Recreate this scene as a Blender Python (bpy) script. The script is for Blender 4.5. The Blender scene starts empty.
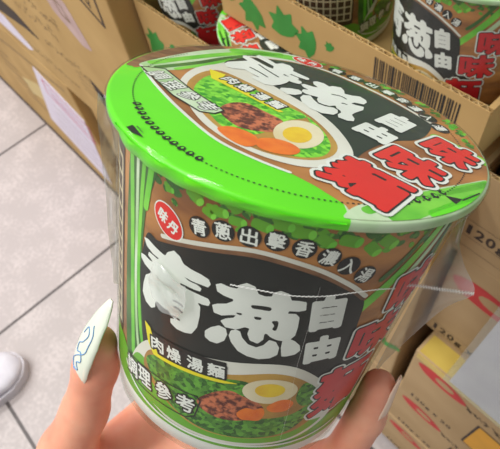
import bpy, bmesh, math, random
import numpy as np
from mathutils import Matrix, Vector
random.seed(7)
C = bpy.context.scene.collection
sc = bpy.context.scene
PI = math.pi
rad = math.radians

# ------------------------------------------------------------------ materials
def lin(c):
    o = []
    for v in c:
        v = v / 255.0
        o.append(v / 12.92 if v <= 0.04045 else ((v + 0.055) / 1.055) ** 2.4)
    return (o[0], o[1], o[2], 1.0)

MATS = {}
def mat(name, col, rough=0.5, col2=None, scale=40.0, kind='noise', spec=0.5, bump=0.0, metallic=0.0, sss=0.0, stretch=(1, 1, 1), lo=0.35, hi=0.65, coat=0.0):
    if name in MATS:
        return MATS[name]
    m = bpy.data.materials.new(name); m.use_nodes = True
    nt = m.node_tree; b = nt.nodes['Principled BSDF']
    b.inputs['Roughness'].default_value = rough
    b.inputs['Specular IOR Level'].default_value = spec
    b.inputs['Metallic'].default_value = metallic
    b.inputs['Coat Weight'].default_value = coat
    b.inputs['Coat Roughness'].default_value = 0.15
    if sss:
        b.inputs['Subsurface Weight'].default_value = sss
        b.inputs['Subsurface Radius'].default_value = (0.006, 0.002, 0.001)
        b.inputs['Subsurface Scale'].default_value = 1.0
    tc = nt.nodes.new('ShaderNodeTexCoord'); mp = nt.nodes.new('ShaderNodeMapping')
    mp.inputs['Scale'].default_value = stretch
    nt.links.new(tc.outputs['Object'], mp.inputs['Vector'])
    if kind == 'voronoi':
        t = nt.nodes.new('ShaderNodeTexVoronoi'); t.inputs['Scale'].default_value = scale
        fac = t.outputs['Distance']
    elif kind == 'cells':
        t = nt.nodes.new('ShaderNodeTexVoronoi'); t.inputs['Scale'].default_value = scale
        sp = nt.nodes.new('ShaderNodeSeparateColor'); nt.links.new(t.outputs['Color'], sp.inputs['Color']); fac = sp.outputs[0]
    elif kind == 'wave':
        t = nt.nodes.new('ShaderNodeTexWave'); t.inputs['Scale'].default_value = scale
        t.inputs['Distortion'].default_value = 2.0; fac = t.outputs['Fac']
    else:
        t = nt.nodes.new('ShaderNodeTexNoise'); t.inputs['Scale'].default_value = scale
        t.inputs['Detail'].default_value = 4.0; fac = t.outputs['Fac']
    nt.links.new(mp.outputs['Vector'], t.inputs['Vector'])
    r = nt.nodes.new('ShaderNodeValToRGB')
    c2 = col2 if col2 else tuple(max(0, v * 0.96) for v in col)
    r.color_ramp.elements[0].color = lin(c2); r.color_ramp.elements[0].position = lo
    r.color_ramp.elements[1].color = lin(col); r.color_ramp.elements[1].position = hi
    nt.links.new(fac, r.inputs['Fac']); nt.links.new(r.outputs['Color'], b.inputs['Base Color'])
    if bump:
        bp = nt.nodes.new('ShaderNodeBump'); bp.inputs['Strength'].default_value = bump; bp.inputs['Distance'].default_value = 0.001
        nt.links.new(fac, bp.inputs['Height']); nt.links.new(bp.outputs['Normal'], b.inputs['Normal'])
    MATS[name] = m
    return m

def film_mat(name, white=0.08, gloss=0.10, rough=0.08, tint=(245, 248, 245)):
    m = bpy.data.materials.new(name); m.use_nodes = True
    nt = m.node_tree; nt.nodes.clear()
    out = nt.nodes.new('ShaderNodeOutputMaterial')
    tr = nt.nodes.new('ShaderNodeBsdfTransparent'); tr.inputs['Color'].default_value = lin(tint)
    gl = nt.nodes.new('ShaderNodeBsdfGlossy'); gl.inputs['Roughness'].default_value = rough
    di = nt.nodes.new('ShaderNodeBsdfDiffuse'); di.inputs['Color'].default_value = lin((235, 238, 235))
    fr = nt.nodes.new('ShaderNodeLayerWeight'); fr.inputs['Blend'].default_value = 0.5
    pw = nt.nodes.new('ShaderNodeMath'); pw.operation = 'POWER'; pw.inputs[1].default_value = 5.0; nt.links.new(fr.outputs['Facing'], pw.inputs[0])
    tc = nt.nodes.new('ShaderNodeTexCoord')
    no = nt.nodes.new('ShaderNodeTexNoise'); no.inputs['Scale'].default_value = 55; no.inputs['Detail'].default_value = 3
    nt.links.new(tc.outputs['Object'], no.inputs['Vector'])
    bp = nt.nodes.new('ShaderNodeBump'); bp.inputs['Strength'].default_value = 0.35; bp.inputs['Distance'].default_value = 0.003
    nt.links.new(no.outputs['Fac'], bp.inputs['Height'])
    nt.links.new(bp.outputs['Normal'], gl.inputs['Normal']); nt.links.new(bp.outputs['Normal'], fr.inputs['Normal'])
    m1 = nt.nodes.new('ShaderNodeMixShader'); m1.inputs[0].default_value = white
    nt.links.new(tr.outputs[0], m1.inputs[1]); nt.links.new(di.outputs[0], m1.inputs[2])
    mul = nt.nodes.new('ShaderNodeMath'); mul.operation = 'MULTIPLY_ADD'
    mul.inputs[1].default_value = 0.3; mul.inputs[2].default_value = gloss
    nt.links.new(pw.outputs[0], mul.inputs[0])
    m2 = nt.nodes.new('ShaderNodeMixShader'); nt.links.new(mul.outputs[0], m2.inputs[0])
    nt.links.new(m1.outputs[0], m2.inputs[1]); nt.links.new(gl.outputs[0], m2.inputs[2])
    nt.links.new(m2.outputs[0], out.inputs['Surface'])
    MATS[name] = m
    return m

M_WHITE_INK = mat('white_ink', (244, 246, 242), 0.4)
M_BLACK_INK = mat('black_ink', (22, 24, 22), 0.4, (14, 15, 14))
M_PANEL = mat('dark_green_black_panel', (30, 48, 36), 0.4, (22, 38, 28), 30)
M_PANEL_BODY = mat('charcoal_panel', (26, 31, 27), 0.45, (17, 21, 18), 30)
M_RED = mat('red_ink', (238, 40, 30), 0.4, (226, 28, 24), 50)
M_REDBODY = mat('red_ink_wrap', (226, 34, 44), 0.4, (208, 22, 34), 50)
M_LIME = mat('lime_green_ink', (108, 238, 16), 0.35, (98, 228, 8), 18)
M_LEAFBAND = mat('leaf_green_ink', (112, 186, 40), 0.4, (96, 170, 30), 30)
M_WOODPRINT = mat('printed_wood', (204, 138, 72), 0.4, (138, 84, 42), 42, stretch=(0.5, 1, 2.2))
M_WOODDARK = mat('printed_dark_wood', (150, 104, 70), 0.4, (92, 60, 40), 70, stretch=(1, 3, 1))
M_SCALLION = mat('printed_scallion', (104, 176, 52), 0.4, (30, 92, 16), 620, 'cells', lo=0.1, hi=0.9)
M_SCALLION_B = mat('printed_scallion_light', (150, 240, 60), 0.4, (40, 160, 16), 560, 'cells', lo=0.05, hi=0.9)
M_STALK = mat('printed_stalk', (140, 226, 70), 0.4, (96, 196, 48), 60)
M_STALKPALE = mat('printed_pale_stalk', (222, 238, 210), 0.4, (170, 210, 150), 50)
M_STALKDARK = mat('printed_dark_stalk', (70, 130, 42), 0.4, (40, 92, 28), 60)
M_MEAT = mat('printed_minced_meat', (214, 120, 80), 0.4, (96, 34, 20), 420, 'noise', lo=0.42, hi=0.58)
M_EGG = mat('printed_egg_white', (244, 232, 200), 0.4, (226, 206, 160), 40)
M_YOLK = mat('printed_yolk', (250, 214, 40), 0.4, (236, 186, 40), 120)
M_CARROT = mat('printed_carrot', (255, 138, 34), 0.4, (240, 110, 22), 150)
M_BROTH = mat('printed_broth', (206, 160, 70), 0.4, (170, 120, 50), 60)
M_BOWL = mat('printed_bowl_white', (240, 238, 230), 0.4, (222, 218, 206), 30)
M_YELLOW = mat('yellow_ink', (246, 232, 20), 0.4, (238, 220, 10), 30)
M_GREYINK = mat('pale_grey_ink', (222, 226, 218), 0.4)
M_FOAM = mat('white_foam', (244, 244, 240), 0.5)
M_CREAM = mat('cream_ink', (222, 206, 170), 0.45)
M_INGR = mat('ingredient_panel', (84, 56, 36), 0.4, (60, 38, 24), 60)
M_KRAFT = mat('kraft_cardboard', (202, 168, 112), 0.75, (186, 152, 98), 9, spec=0.2)
M_KRAFT2 = mat('kraft_cardboard_tan', (190, 162, 122), 0.75, (176, 148, 108), 9, spec=0.2)
M_KRAFTEDGE = mat('cut_cardboard_edge', (226, 200, 150), 0.85, (196, 166, 112), 120, spec=0.1)
M_TAPE = mat('packing_tape', (214, 188, 92), 0.3, (200, 172, 80), 20)
M_BOXGREEN = mat('carton_green_ink', (58, 150, 62), 0.6, (48, 136, 52), 40)
M_BOXRED = mat('carton_red_ink', (206, 52, 52), 0.6, (192, 42, 44), 40)
M_BOXINK = mat('carton_black_ink', (62, 46, 36), 0.65, (50, 36, 28), 60)
M_BOXGOLD = mat('carton_amber_ink', (232, 168, 40), 0.6)
M_BOXFAINT = mat('carton_faded_brown_ink', (140, 112, 76), 0.7)
M_PURPLE = mat('carton_mauve_patch', (206, 178, 172), 0.6, (190, 160, 156), 50)
M_PAPER = mat('paper_white', (236, 230, 246), 0.6, (228, 220, 240), 30)
M_PINK = mat('pink_ink', (226, 130, 160), 0.6)
M_SKIN = mat('skin', (238, 176, 146), 0.5, (226, 144, 118), 45, sss=0.25, lo=0.3, hi=0.7)
M_NAIL = mat('pale_nail_polish', (232, 238, 222), 0.12, (220, 230, 212), 90, coat=0.6)
M_NAILPLAIN = mat('natural_nail', (240, 214, 190), 0.2, (232, 200, 176), 60)
M_BLUE = mat('blue_line_polish', (110, 160, 214), 0.3)
M_SHOE = mat('white_leather', (226, 226, 236), 0.45, (216, 216, 228), 40)
M_SHOESOLE = mat('white_rubber', (214, 212, 220), 0.6)
M_SHOEDARK = mat('dark_eyelet', (40, 40, 48), 0.5)
M_FILM = film_mat('clear_film', 0.012, 0.025, 0.10)
M_FILMFIN = film_mat('clear_film_fin', 0.32, 0.10, 0.18)
M_SLEEVE = film_mat('clear_sleeve', 0.10, 0.04, 0.12)
M_SEAM = mat('sealed_film_seam', (236, 238, 234), 0.3)

# ------------------------------------------------------------------ object helpers
def link(name, me, mats, parent=None, smooth=True):
    o = bpy.data.objects.new(name, me); C.objects.link(o)
    for m in (mats if isinstance(mats, (list, tuple)) else [mats]):
        me.materials.append(m)
    if smooth:
        me.polygons.foreach_set('use_smooth', [True] * len(me.polygons))
    if parent:
        o.parent = parent
    return o
def obj(name, bm, mats, parent=None, smooth=False):
    me = bpy.data.meshes.new(name); bm.to_mesh(me); bm.free()
    return link(name, me, mats, parent, smooth)
def pyobj(name, V, F, mats, parent=None, smooth=True, mi=None):
    me = bpy.data.meshes.new(name); me.from_pydata([tuple(v) for v in V], [], F)
    if mi is not None:
        me.polygons.foreach_set('material_index', mi)
    return link(name, me, mats, parent, smooth)
def tag(o, label, cat, group=None, kind=None):
    o['label'] = label; o['category'] = cat
    if group: o['group'] = group
    if kind: o['kind'] = kind
    return o
def thing(name, label, cat, loc=(0, 0, 0), group=None):
    o = bpy.data.objects.new(name, None); C.objects.link(o); o.location = loc; o.empty_display_size = 0.02
    return tag(o, label, cat, group)
def struct(o):
    o['kind'] = 'structure'; return o
def add_box(bm, x0, x1, y0, y1, z0, z1, mi=0):
    vs = [bm.verts.new((x, y, z)) for x in (x0, x1) for y in (y0, y1) for z in (z0, z1)]
    for f in ((0, 1, 3, 2), (4, 6, 7, 5), (0, 4, 5, 1), (2, 3, 7, 6), (0, 2, 6, 4), (1, 5, 7, 3)):
        bm.faces.new([vs[i] for i in f]).material_index = mi
def copy_tree(o, parent=None):
    c = o.copy(); C.objects.link(c)
    if parent: c.parent = parent
    for ch in list(o.children):
        copy_tree(ch, c)
    return c

# ------------------------------------------------------------------ flat shapes as signed distance fields
_gl = {}
def glyph(ch):
    if ch in _gl: return _gl[ch]
    cu = bpy.data.curves.new('g', 'FONT'); cu.body = ch; cu.resolution_u = 4
    ob = bpy.data.objects.new('g', cu); C.objects.link(ob); bpy.context.view_layer.update()
    me = bpy.data.meshes.new_from_object(ob.evaluated_get(bpy.context.evaluated_depsgraph_get()))
    cnt = {}
    for p in me.polygons:
        vs = list(p.vertices)
        for i in range(len(vs)):
            k = (min(vs[i], vs[i - 1]), max(vs[i], vs[i - 1])); cnt[k] = cnt.get(k, 0) + 1
    co = [v.co.xy for v in me.vertices]
    S = np.array([[co[a], co[b]] for (a, b), n in cnt.items() if n == 1], float)
    bpy.data.objects.remove(ob); bpy.data.curves.remove(cu); bpy.data.meshes.remove(me)
    lo = S.reshape(-1, 2).min(0); hi = S.reshape(-1, 2).max(0)
    S = S - (lo + hi) / 2
    _gl[ch] = (S, hi - lo)
    return _gl[ch]

class Shape:                                   # closed outlines (even-odd), grown by r
    def __init__(s, segs, r=0.0, closed=True):
        s.S = np.asarray(segs, float); s.r = r; s.closed = closed
    def bbox(s, pad):
        P = s.S.reshape(-1, 2); return P.min(0) - pad - max(s.r, 0), P.max(0) + pad + max(s.r, 0)
    def sd(s, P):
        out = np.empty(len(P)); A = s.S[:, 0]; B = s.S[:, 1]; D = B - A; L = (D * D).sum(1) + 1e-12
        for i in range(0, len(P), 4000):
            p = P[i:i + 4000]
            q = p[:, None, :] - A[None]
            t = np.clip((q * D[None]).sum(2) / L[None], 0, 1)
            d = np.sqrt((((q - t[..., None] * D[None])) ** 2).sum(2).min(1))
            if s.closed:
                y = p[:, 1][:, None]; x = p[:, 0][:, None]
                c = ((A[None, :, 1] > y) != (B[None, :, 1] > y))
                with np.errstate(divide='ignore', invalid='ignore'):
                    xi = A[None, :, 0] + (y - A[None, :, 1]) / np.where(D[None, :, 1] == 0, 1e-12, D[None, :, 1]) * D[None, :, 0]
                ins = (c & (x < xi)).sum(1) % 2 == 1
                d = np.where(ins, -d, d)
            out[i:i + 4000] = d - s.r
        return out
def rot2(P, deg):
    c, s_ = math.cos(rad(deg)), math.sin(rad(deg))
    return P @ np.array([[c, s_], [-s_, c]])
def text(ch, cx, cy, w, h, deg=0, grow=0.0):   # glyph stretched to w x h around its centre
    S, sz = glyph(ch)
    k = np.array([w / sz[0], h / sz[1]]) if h else np.array([w, w])
    return Shape(rot2(S * k, deg) + np.array([cx, cy]), grow)
def spline(P, n=6, closed=True):
    P = np.asarray(P, float); N = len(P); out = []
    rng = range(N) if closed else range(N - 1)
    for i in rng:
        if closed: a, b, c, d = P[i - 1], P[i], P[(i + 1) % N], P[(i + 2) % N]
        else: a, b, c, d = P[max(i - 1, 0)], P[i], P[i + 1], P[min(i + 2, N - 1)]
        for k in range(n):
            t = k / n
            out.append(0.5 * ((2 * b) + (c - a) * t + (2 * a - 5 * b + 4 * c - d) * t * t + (3 * b - a - 3 * c + d) * t ** 3))
    if not closed: out.append(P[-1])
    return np.array(out)
def poly(P, smooth=True, r=0.0):
    Q = spline(P) if smooth else np.asarray(P, float)
    return Shape(np.stack([Q, np.roll(Q, -1, 0)], 1), r)
def stroke(P, w, smooth=True):
    Q = spline(P, 6, False) if smooth else np.asarray(P, float)
    return Shape(np.stack([Q[:-1], Q[1:]], 1), w / 2, False)
def ellipse(cx, cy, rx, ry, deg=0, n=40):
    T = np.linspace(0, 2 * PI, n, endpoint=False)
    return poly(rot2(np.stack([rx * np.cos(T), ry * np.sin(T)], 1), deg) + np.array([cx, cy]), False)
def rbox(cx, cy, w, h, r, deg=0):
    P = np.array([[-1, -1], [1, -1], [1, 1], [-1, 1]]) * np.array([w / 2 - r, h / 2 - r])
    return poly(rot2(P, deg) + np.array([cx, cy]), False, r)

class Print:                                   # ink on a surface: flat shapes meshed and laid on it
    def __init__(s, surf, clip=None):
        s.surf = surf; s.V = []; s.F = []; s.MI = []; s.mats = []; s.clip = clip
    def add(s, shapes, m, lift, cell=0.5, grow=0.0):
        if m not in s.mats: s.mats.append(m)
        mi = s.mats.index(m)
        if not isinstance(shapes, (list, tuple)): shapes = [shapes]
        for sh in shapes:
            lo, hi = sh.bbox(cell * 1.5 + max(grow, 0))
            nx = max(2, int((hi[0] - lo[0]) / cell) + 2); ny = max(2, int((hi[1] - lo[1]) / cell) + 2)
            X, Y = np.meshgrid(lo[0] + cell * np.arange(nx), lo[1] + cell * np.arange(ny), indexing='ij')
            P = np.stack([X.ravel(), Y.ravel()], 1)
            d = sh.sd(P) - grow
            if s.clip is not None: d = np.maximum(d, s.clip(P))
            d = d.reshape(nx, ny); d[np.abs(d) < 1e-6] = 1e-6
            ins = d < 0
            any_ = ins[:-1, :-1] | ins[1:, :-1] | ins[1:, 1:] | ins[:-1, 1:]
            keys = {}; pts = []
            def vert(k, p):
                if k not in keys:
                    keys[k] = len(pts); pts.append(p)
                return keys[k]
            faces = []
            for i, j in np.argwhere(any_):
                cs = ((i, j), (i + 1, j), (i + 1, j + 1), (i, j + 1)); f = []
                for q in range(4):
                    a = cs[q]; b = cs[(q + 1) % 4]; da = d[a]; db = d[b]
                    if da < 0: f.append(vert(a, (X[a], Y[a])))
                    if (da < 0) != (db < 0):
                        t = da / (da - db)
                        k = (min(a, b), max(a, b))
                        f.append(vert(k, (X[a] + (X[b] - X[a]) * t, Y[a] + (Y[b] - Y[a]) * t)))
                if len(f) >= 3: faces.append(f)
            base = len(s.V)
            if pts: s.V.extend(s.surf(np.array(pts), lift))
            s.F.extend([[base + v for v in f] for f in faces]); s.MI.extend([mi] * len(faces))
        return s
    def build(s, name, parent=None):
        return pyobj(name, s.V, s.F, s.mats, parent, True, s.MI)

# ------------------------------------------------------------------ camera frame (world origin under the lens, floor z = 0)
FPX = 521.04
pit, roll, yaw = rad(57.504), rad(-12.935), rad(-58.399)
fw = np.array([math.sin(yaw) * math.cos(pit), math.cos(yaw) * math.cos(pit), -math.sin(pit)])
rt = np.array([math.cos(yaw), -math.sin(yaw), 0.0]); up = np.cross(rt, fw)
rr = rt * math.cos(roll) + up * math.sin(roll); uu = -rt * math.sin(roll) + up * math.cos(roll)
H = 1.15
CAM = np.array([0, 0, H])
cd = bpy.data.cameras.new('camera'); cam = bpy.data.objects.new('camera', cd); C.objects.link(cam)
R3 = Matrix(((rr[0], uu[0], -fw[0]), (rr[1], uu[1], -fw[1]), (rr[2], uu[2], -fw[2])))
cam.matrix_world = Matrix.Translation(CAM) @ R3.to_4x4()
cd.sensor_width = 36; cd.sensor_fit = 'HORIZONTAL'; cd.lens = FPX / 500 * 36; cd.clip_start = 0.01
cd.dof.use_dof = True; cd.dof.focus_distance = 0.175; cd.dof.aperture_fstop = 36
sc.camera = cam

# ------------------------------------------------------------------ the cup (millimetres in its own frame: x right, y away, z up)
CH, RT, RB, RBT = 120.0, 62.5, 52.4, 58.5
Zc = np.array([-0.08007832, 0.48358661, 0.87162575]); Xc = np.array([0.81764856, 0.5320072, -0.22004356]); Yc = np.array([-0.5701213, 0.69506283, -0.43800614])
Bc = np.array([-0.07988198, 0.0264488, -0.23288313 + H])
CUPM = Matrix.Translation(Bc) @ Matrix(((Xc[0], Yc[0], Zc[0]), (Xc[1], Yc[1], Zc[1]), (Xc[2], Yc[2], Zc[2]))).to_4x4()
def brad(z): return RB + (RBT - RB) * z / CH
def body_surf(P, lift):
    th = P[:, 0] / 55.0; r = brad(P[:, 1]) + lift
    return np.stack([r * np.sin(th), -r * np.cos(th), P[:, 1]], 1) / 1000
def lid_surf(P, lift):
    return np.stack([P[:, 0], P[:, 1], np.full(len(P), CH + lift)], 1) / 1000
def lathe(name, prof, m, parent, n=128):
    V = []; F = []
    for (r, z) in prof:
        for k in range(n):
            a = 2 * PI * k / n; V.append((r * math.sin(a) / 1000, -r * math.cos(a) / 1000, z / 1000))
    for i in range(len(prof) - 1):
        for k in range(n):
            k2 = (k + 1) % n
            F.append((i * n + k, i * n + k2, (i + 1) * n + k2, (i + 1) * n + k))
    return pyobj(name, V, F, m, parent)

cup = thing('noodle_cup', 'film-wrapped instant noodle cup with lime green lid, held up in the hand', 'noodle cup')
lathe('cup_body', [(0.1, 4), (RB - 6, 4), (RB - 5, 0.3), (RB - 1.2, 0), (RB, 1.2), (brad(6), 6), (brad(60), 60), (brad(116), 116), (brad(117) + 2.6, 116.6), (RT - 0.6, 117.2), (RT - 0.2, 118.2), (RT - 0.5, 119.2)], M_FOAM, cup)
L = 0.13
bl = Print(body_surf)
wrapW = 55.0 * PI
bl.add(poly([(-wrapW, 8), (wrapW, 8), (wrapW, 115.6), (-wrapW, 115.6)], False), M_WOODPRINT, L, 2.6)
# spring onion scattered along the top of the label
for k in range(130):
    a = random.uniform(-34, 62); z = 114.4 - abs(random.gauss(0, 3.2))
    if z < 103: continue
    sz = random.uniform(1.0, 2.3)
    bl.add(ellipse(a, min(z, 114.0), sz, sz * random.uniform(.4, .75), random.uniform(-60, 60), 12), random.choice([M_STALKDARK, M_SCALLION, M_STALKDARK, M_LEAFBAND]), L + .03 + .0004 * k, 0.6)
for a, z, s_, dg in ((-28, 109.5, 1.5, 10), (-15.5, 109, 1.9, -20), (-13, 110.5, 2.4, 10), (-20, 112, 2.6, -30), (-8, 109.8, 2.2, 5), (-2, 111, 2.6, -8), (8, 111.6, 2.8, 0), (14, 110.2, 2.6, -30), (20, 111, 3.0, -10), (27, 108.4, 2.8, -40), (31, 110.5, 3, -30), (3, 112.6, 2.4, 0)):
    bl.add(rbox(a, z, s_ * 2.0, s_ * 1.25, s_ * .4, dg), M_LEAFBAND, L + .10, 0.5)
    bl.add(ellipse(a + s_ * .8 * math.cos(rad(dg)), z + s_ * .8 * math.sin(rad(dg)), s_ * .36, s_ * .58, dg, 14), M_STALK, L + .12, 0.4)
# long stalks at both sides
bl.add(poly([(-47, 114), (-33, 115), (-34, 108), (-37, 96), (-38, 70), (-35, 45), (-37, 34), (-47, 30)]), M_STALKDARK, L + .15, 1)
for P, w, m in (([(-46, 114), (-44.5, 90), (-43, 60), (-41, 30)], 2.6, M_STALK), ([(-42, 114), (-41.5, 90), (-41, 66), (-39, 44), (-36, 30)], 1.6, M_STALKPALE),
                ([(-38.5, 114), (-39.5, 94), (-39.5, 72), (-37, 48), (-33, 34)], 1.8, M_STALK), ([(-35, 114), (-37, 98)], 2.4, M_STALK)):
    bl.add(stroke(P, w), m, L + .18, 0.7)
for P, w, m in (([(52, 115), (46, 104), (38, 92), (32, 84)], 4.0, M_STALK), ([(57, 114), (52, 104), (44, 92)], 3.0, M_STALKPALE), ([(62, 114), (58, 102), (52, 90)], 5.0, M_STALKDARK),
                ([(47, 115), (41, 104), (35, 96)], 2.2, M_STALKDARK), ([(68, 112), (63, 98), (60, 84)], 4, M_STALK)):
    bl.add(stroke(P, w), m, L + .18, 0.7)
# green base band
bl.add(poly([(-50, 29), (-44, 25), (-30, 20), (0, 18), (30, 18), (44, 22), (64, 30), (wrapW, 30), (wrapW, 8), (-wrapW, 8), (-wrapW, 30), (-60, 30)], False), M_LEAFBAND, L + .15, 1.2)
# charcoal panel
bl.add(poly([(-35.8, 89), (-31, 90), (-26, 92), (-12, 97.5), (0, 100.5), (13, 98.8), (24, 94), (30, 90), (33, 86), (36, 70), (44, 58), (47, 40), (44, 26), (20, 30), (-20, 30), (-33, 38), (-36, 52), (-38.3, 72)]), M_PANEL_BODY, L + .21, 0.8)
bl.add(stroke([(-27, 92.5), (-12, 98.2), (0, 101.2), (14, 99.3), (25, 94), (31.5, 89)], 1.4), M_WOODDARK, L + .24, 0.6)
bl.add(stroke([(-29, 93), (-12, 99.7), (0, 102.8), (14, 100.8), (25, 95.4), (32, 90)], 1.5), M_BOWL, L + .26, 0.5)
# ingredient panel and back panels
bl.add(rbox(-76, 70, 48, 82, 2), M_INGR, L + .21, 2)
for k in range(12): bl.add(stroke([(-98, 34 + 6.4 * k), (-54, 34 + 6.4 * k)], 1.3, False), M_CREAM, L + .25, 0.8)
for k in range(9): bl.add(stroke([(-98 + 5.5 * k, 34), (-98 + 5.5 * k, 104)], 1.2, False), M_CREAM, L + .25, 0.8)
bl.add(rbox(105, 70, 60, 80, 4), M_PANEL_BODY, L + .21, 2.2)
for k in range(8): bl.add(stroke([(82, 40 + 8 * k), (128 - 6 * (k % 3), 40 + 8 * k)], 2.0, False), M_CREAM, L + .25, 1.0)
bl.build('printed_label', cup)

# dish picture on the label
dp = Print(body_surf)
dp.add(poly([(-33, 44), (-20, 51), (-2, 56.5), (17, 59.4), (32, 49), (42.5, 33), (43, 22), (32, 14), (14, 11.5), (-4, 11), (-20, 11.5), (-33, 17), (-42, 24)]), M_BOWL, L + .30, 0.7)
dp.add(poly([(-42, 22), (-34, 16), (-20, 12.8), (-4, 12.4), (14, 13), (30, 15), (40, 22), (36, 24), (10, 26), (-20, 30), (-36, 34)]), M_LEAFBAND, L + .32, 0.7)
dp.add(poly([(-30, 42), (-16, 46), (-2, 50), (14, 55), (26, 50), (35, 38), (37, 28), (28, 19), (10, 16), (-8, 16), (-22, 22), (-33, 30)]), M_BROTH, L + .34, 0.7)
dp.add(poly([(-32, 34), (-26, 42), (-12, 45), (4, 49), (8, 46), (9, 38), (12, 30), (24, 31), (31, 36), (32, 28), (26, 20), (12, 16.5), (-6, 16.5), (-20, 22)]), M_SCALLION, L + .36, 0.6)
dp.add(poly([(25, 50), (31, 45), (33, 38), (28, 36), (24, 42)]), M_SCALLION, L + .37, 0.6)
dp.add(poly([(-9, 31), (-5, 38), (1, 42.5), (6, 41), (11, 39), (14, 35), (11, 29), (4, 26), (-4, 26.5)]), M_MEAT, L + .39, 0.5)
dp.add(ellipse(14.2, 45.3, 9.2, 6.7, 4), M_EGG, L + .41, 0.5)
dp.add(ellipse(14, 46, 5.0, 3.7, 4), M_YOLK, L + .43, 0.5)
dp.add(poly([(5.5, 31), (8, 35), (11, 34.6), (13.5, 36), (15, 32.5), (14, 28.5), (10.5, 28), (7.5, 28)]), M_CARROT, L + .43, 0.5)
dp.add(poly([(15, 37), (18, 40.5), (21.5, 41), (24, 38.5), (22.5, 34.5), (18.5, 33.6), (16, 34.5)]), M_CARROT, L + .45, 0.5)
dp.add(stroke([(-46, 20), (-41, 15), (-30, 11.5), (-14, 10.3), (0, 10.6), (14, 11.0), (34, 11.5), (52, 14)], 1.2), M_WHITE_INK, L + .40, 0.5)
dp.build('dish_picture', cup)

# lettering on the label
SL = 8
def title(p, items, surf_lift, cell, grow, m=M_WHITE_INK):
    for ch, cx, cy, w, h, dg in items:
        p.add(text(ch, cx, cy, w, h, dg), m, surf_lift, cell, grow)
tl = Print(body_surf)
# the two fat title characters as drawn on the pack: white outlines and the dark slits inside them
QING = [(-36.5, 87.0), (-34.7, 87.5), (-32.1, 87.0), (-29.1, 86.6), (-27.1, 86.5), (-26.3, 88.5), (-24.2, 90.5), (-22.2, 89.8), (-20.7, 87.9), (-18.1, 87.5), (-14.8, 87.5), (-12.5, 87.0), (-11.8, 85.7), (-12.3, 84.4), (-14.4, 84.2), (-17.4, 83.8), (-19.9, 83.9), (-20.0, 83.2), (-18.2, 82.8), (-15.5, 83.0), (-14.3, 82.5), (-14.4, 81.5), (-16.1, 81.1), (-18.8, 80.9), (-21.2, 80.6), (-21.3, 79.6), (-18.7, 79.4), (-15.1, 79.6), (-11.6, 79.7), (-11.0, 78.7), (-11.2, 77.4), (-12.9, 76.9), (-15.3, 76.7), (-13.7, 75.3), (-13.4, 71.5), (-13.6, 66.3), (-15.0, 62.5), (-17.3, 61.4), (-20.1, 60.9), (-22.5, 61.8), (-22.7, 63.4), (-20.5, 64.6), (-22.6, 65.0), (-23.7, 66.4), (-25.9, 66.1), (-29.1, 66.7), (-30.0, 65.4), (-29.9, 63.3), (-31.5, 61.7), (-34.1, 62.2), (-36.0, 65.0), (-35.8, 69.0), (-34.9, 73.0), (-31.9, 76.3), (-33.0, 76.8), (-35.8, 77.2), (-37.7, 78.4), (-37.8, 79.8), (-36.0, 80.3), (-33.5, 80.1), (-30.8, 80.9), (-32.3, 81.2), (-34.2, 81.9), (-34.0, 83.1), (-31.9, 83.2), (-29.7, 83.1), (-29.4, 84.2), (-32.3, 84.2), (-35.2, 85.0)]
QING_SLITS = [[(-22.5, 71.8), (-20.9, 72.2), (-19.2, 71.8)], [(-22.0, 69.4), (-20.8, 69.7), (-19.1, 69.1)], [(-22.8, 64.8), (-21.6, 65.3), (-19.7, 65.3)]]
CONG = [ [(-9.9, 86.5), (-8.7, 87.5), (-6.4, 87.3), (-3.9, 87.7), (-3.6, 89.4), (-2.0, 90.8), (0.2, 90.4), (1.5, 88.0), (3.5, 87.7), (5.5, 88.3), (5.5, 89.8), (7.1, 90.9), (9.3, 90.4), (10.5, 88.0), (12.6, 88.2), (14.6, 88.0), (15.2, 85.1), (13.5, 84.4), (10.8, 84.2), (10.5, 82.6), (13.0, 82.9), (14.2, 81.7), (14.8, 77.4), (14.9, 73.9), (13.9, 72.0), (12.3, 71.2), (10.2, 71.4), (8.4, 72.2), (6.9, 73.6), (6.1, 72.8), (6.3, 70.4), (5.2, 68.4), (3.0, 69.0), (1.9, 71.4), (2.1, 74.0), (0.4, 74.1), (-1.9, 72.1), (-4.9, 71.6), (-6.5, 73.3), (-5.1, 75.0), (-3.2, 76.1), (-2.3, 78.1), (-4.1, 77.4), (-6.9, 75.8), (-9.0, 75.8), (-9.8, 78.2), (-8.5, 79.4), (-6.0, 80.7), (-4.1, 82.8), (-4.5, 83.7), (-7.1, 83.8), (-9.2, 84.4)],
         [(-3.0, 70.6), (-1.8, 71.6), (-0.7, 71.3), (0.3, 69.0), (2.5, 66.7), (5.3, 66.1), (7.3, 67.8), (8.4, 70.4), (10.2, 70.0), (11.6, 67.7), (11.8, 64.5), (10.1, 62.6), (6.9, 61.4), (3.4, 61.7), (0.4, 63.0), (-2.1, 65.9), (-3.2, 68.4)],
         [(-10.5, 66.4), (-9.0, 68.9), (-6.8, 70.9), (-4.9, 70.6), (-4.2, 68.5), (-4.6, 65.6), (-6.4, 63.3), (-8.6, 63.1), (-10.2, 64.0)],
         [(12.3, 71.2), (13.9, 72.0), (15.6, 71.2), (17.5, 69.4), (18.2, 67.1), (17.1, 65.3), (14.9, 64.3), (13.6, 64.1), (12.6, 67.9)]]
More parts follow.
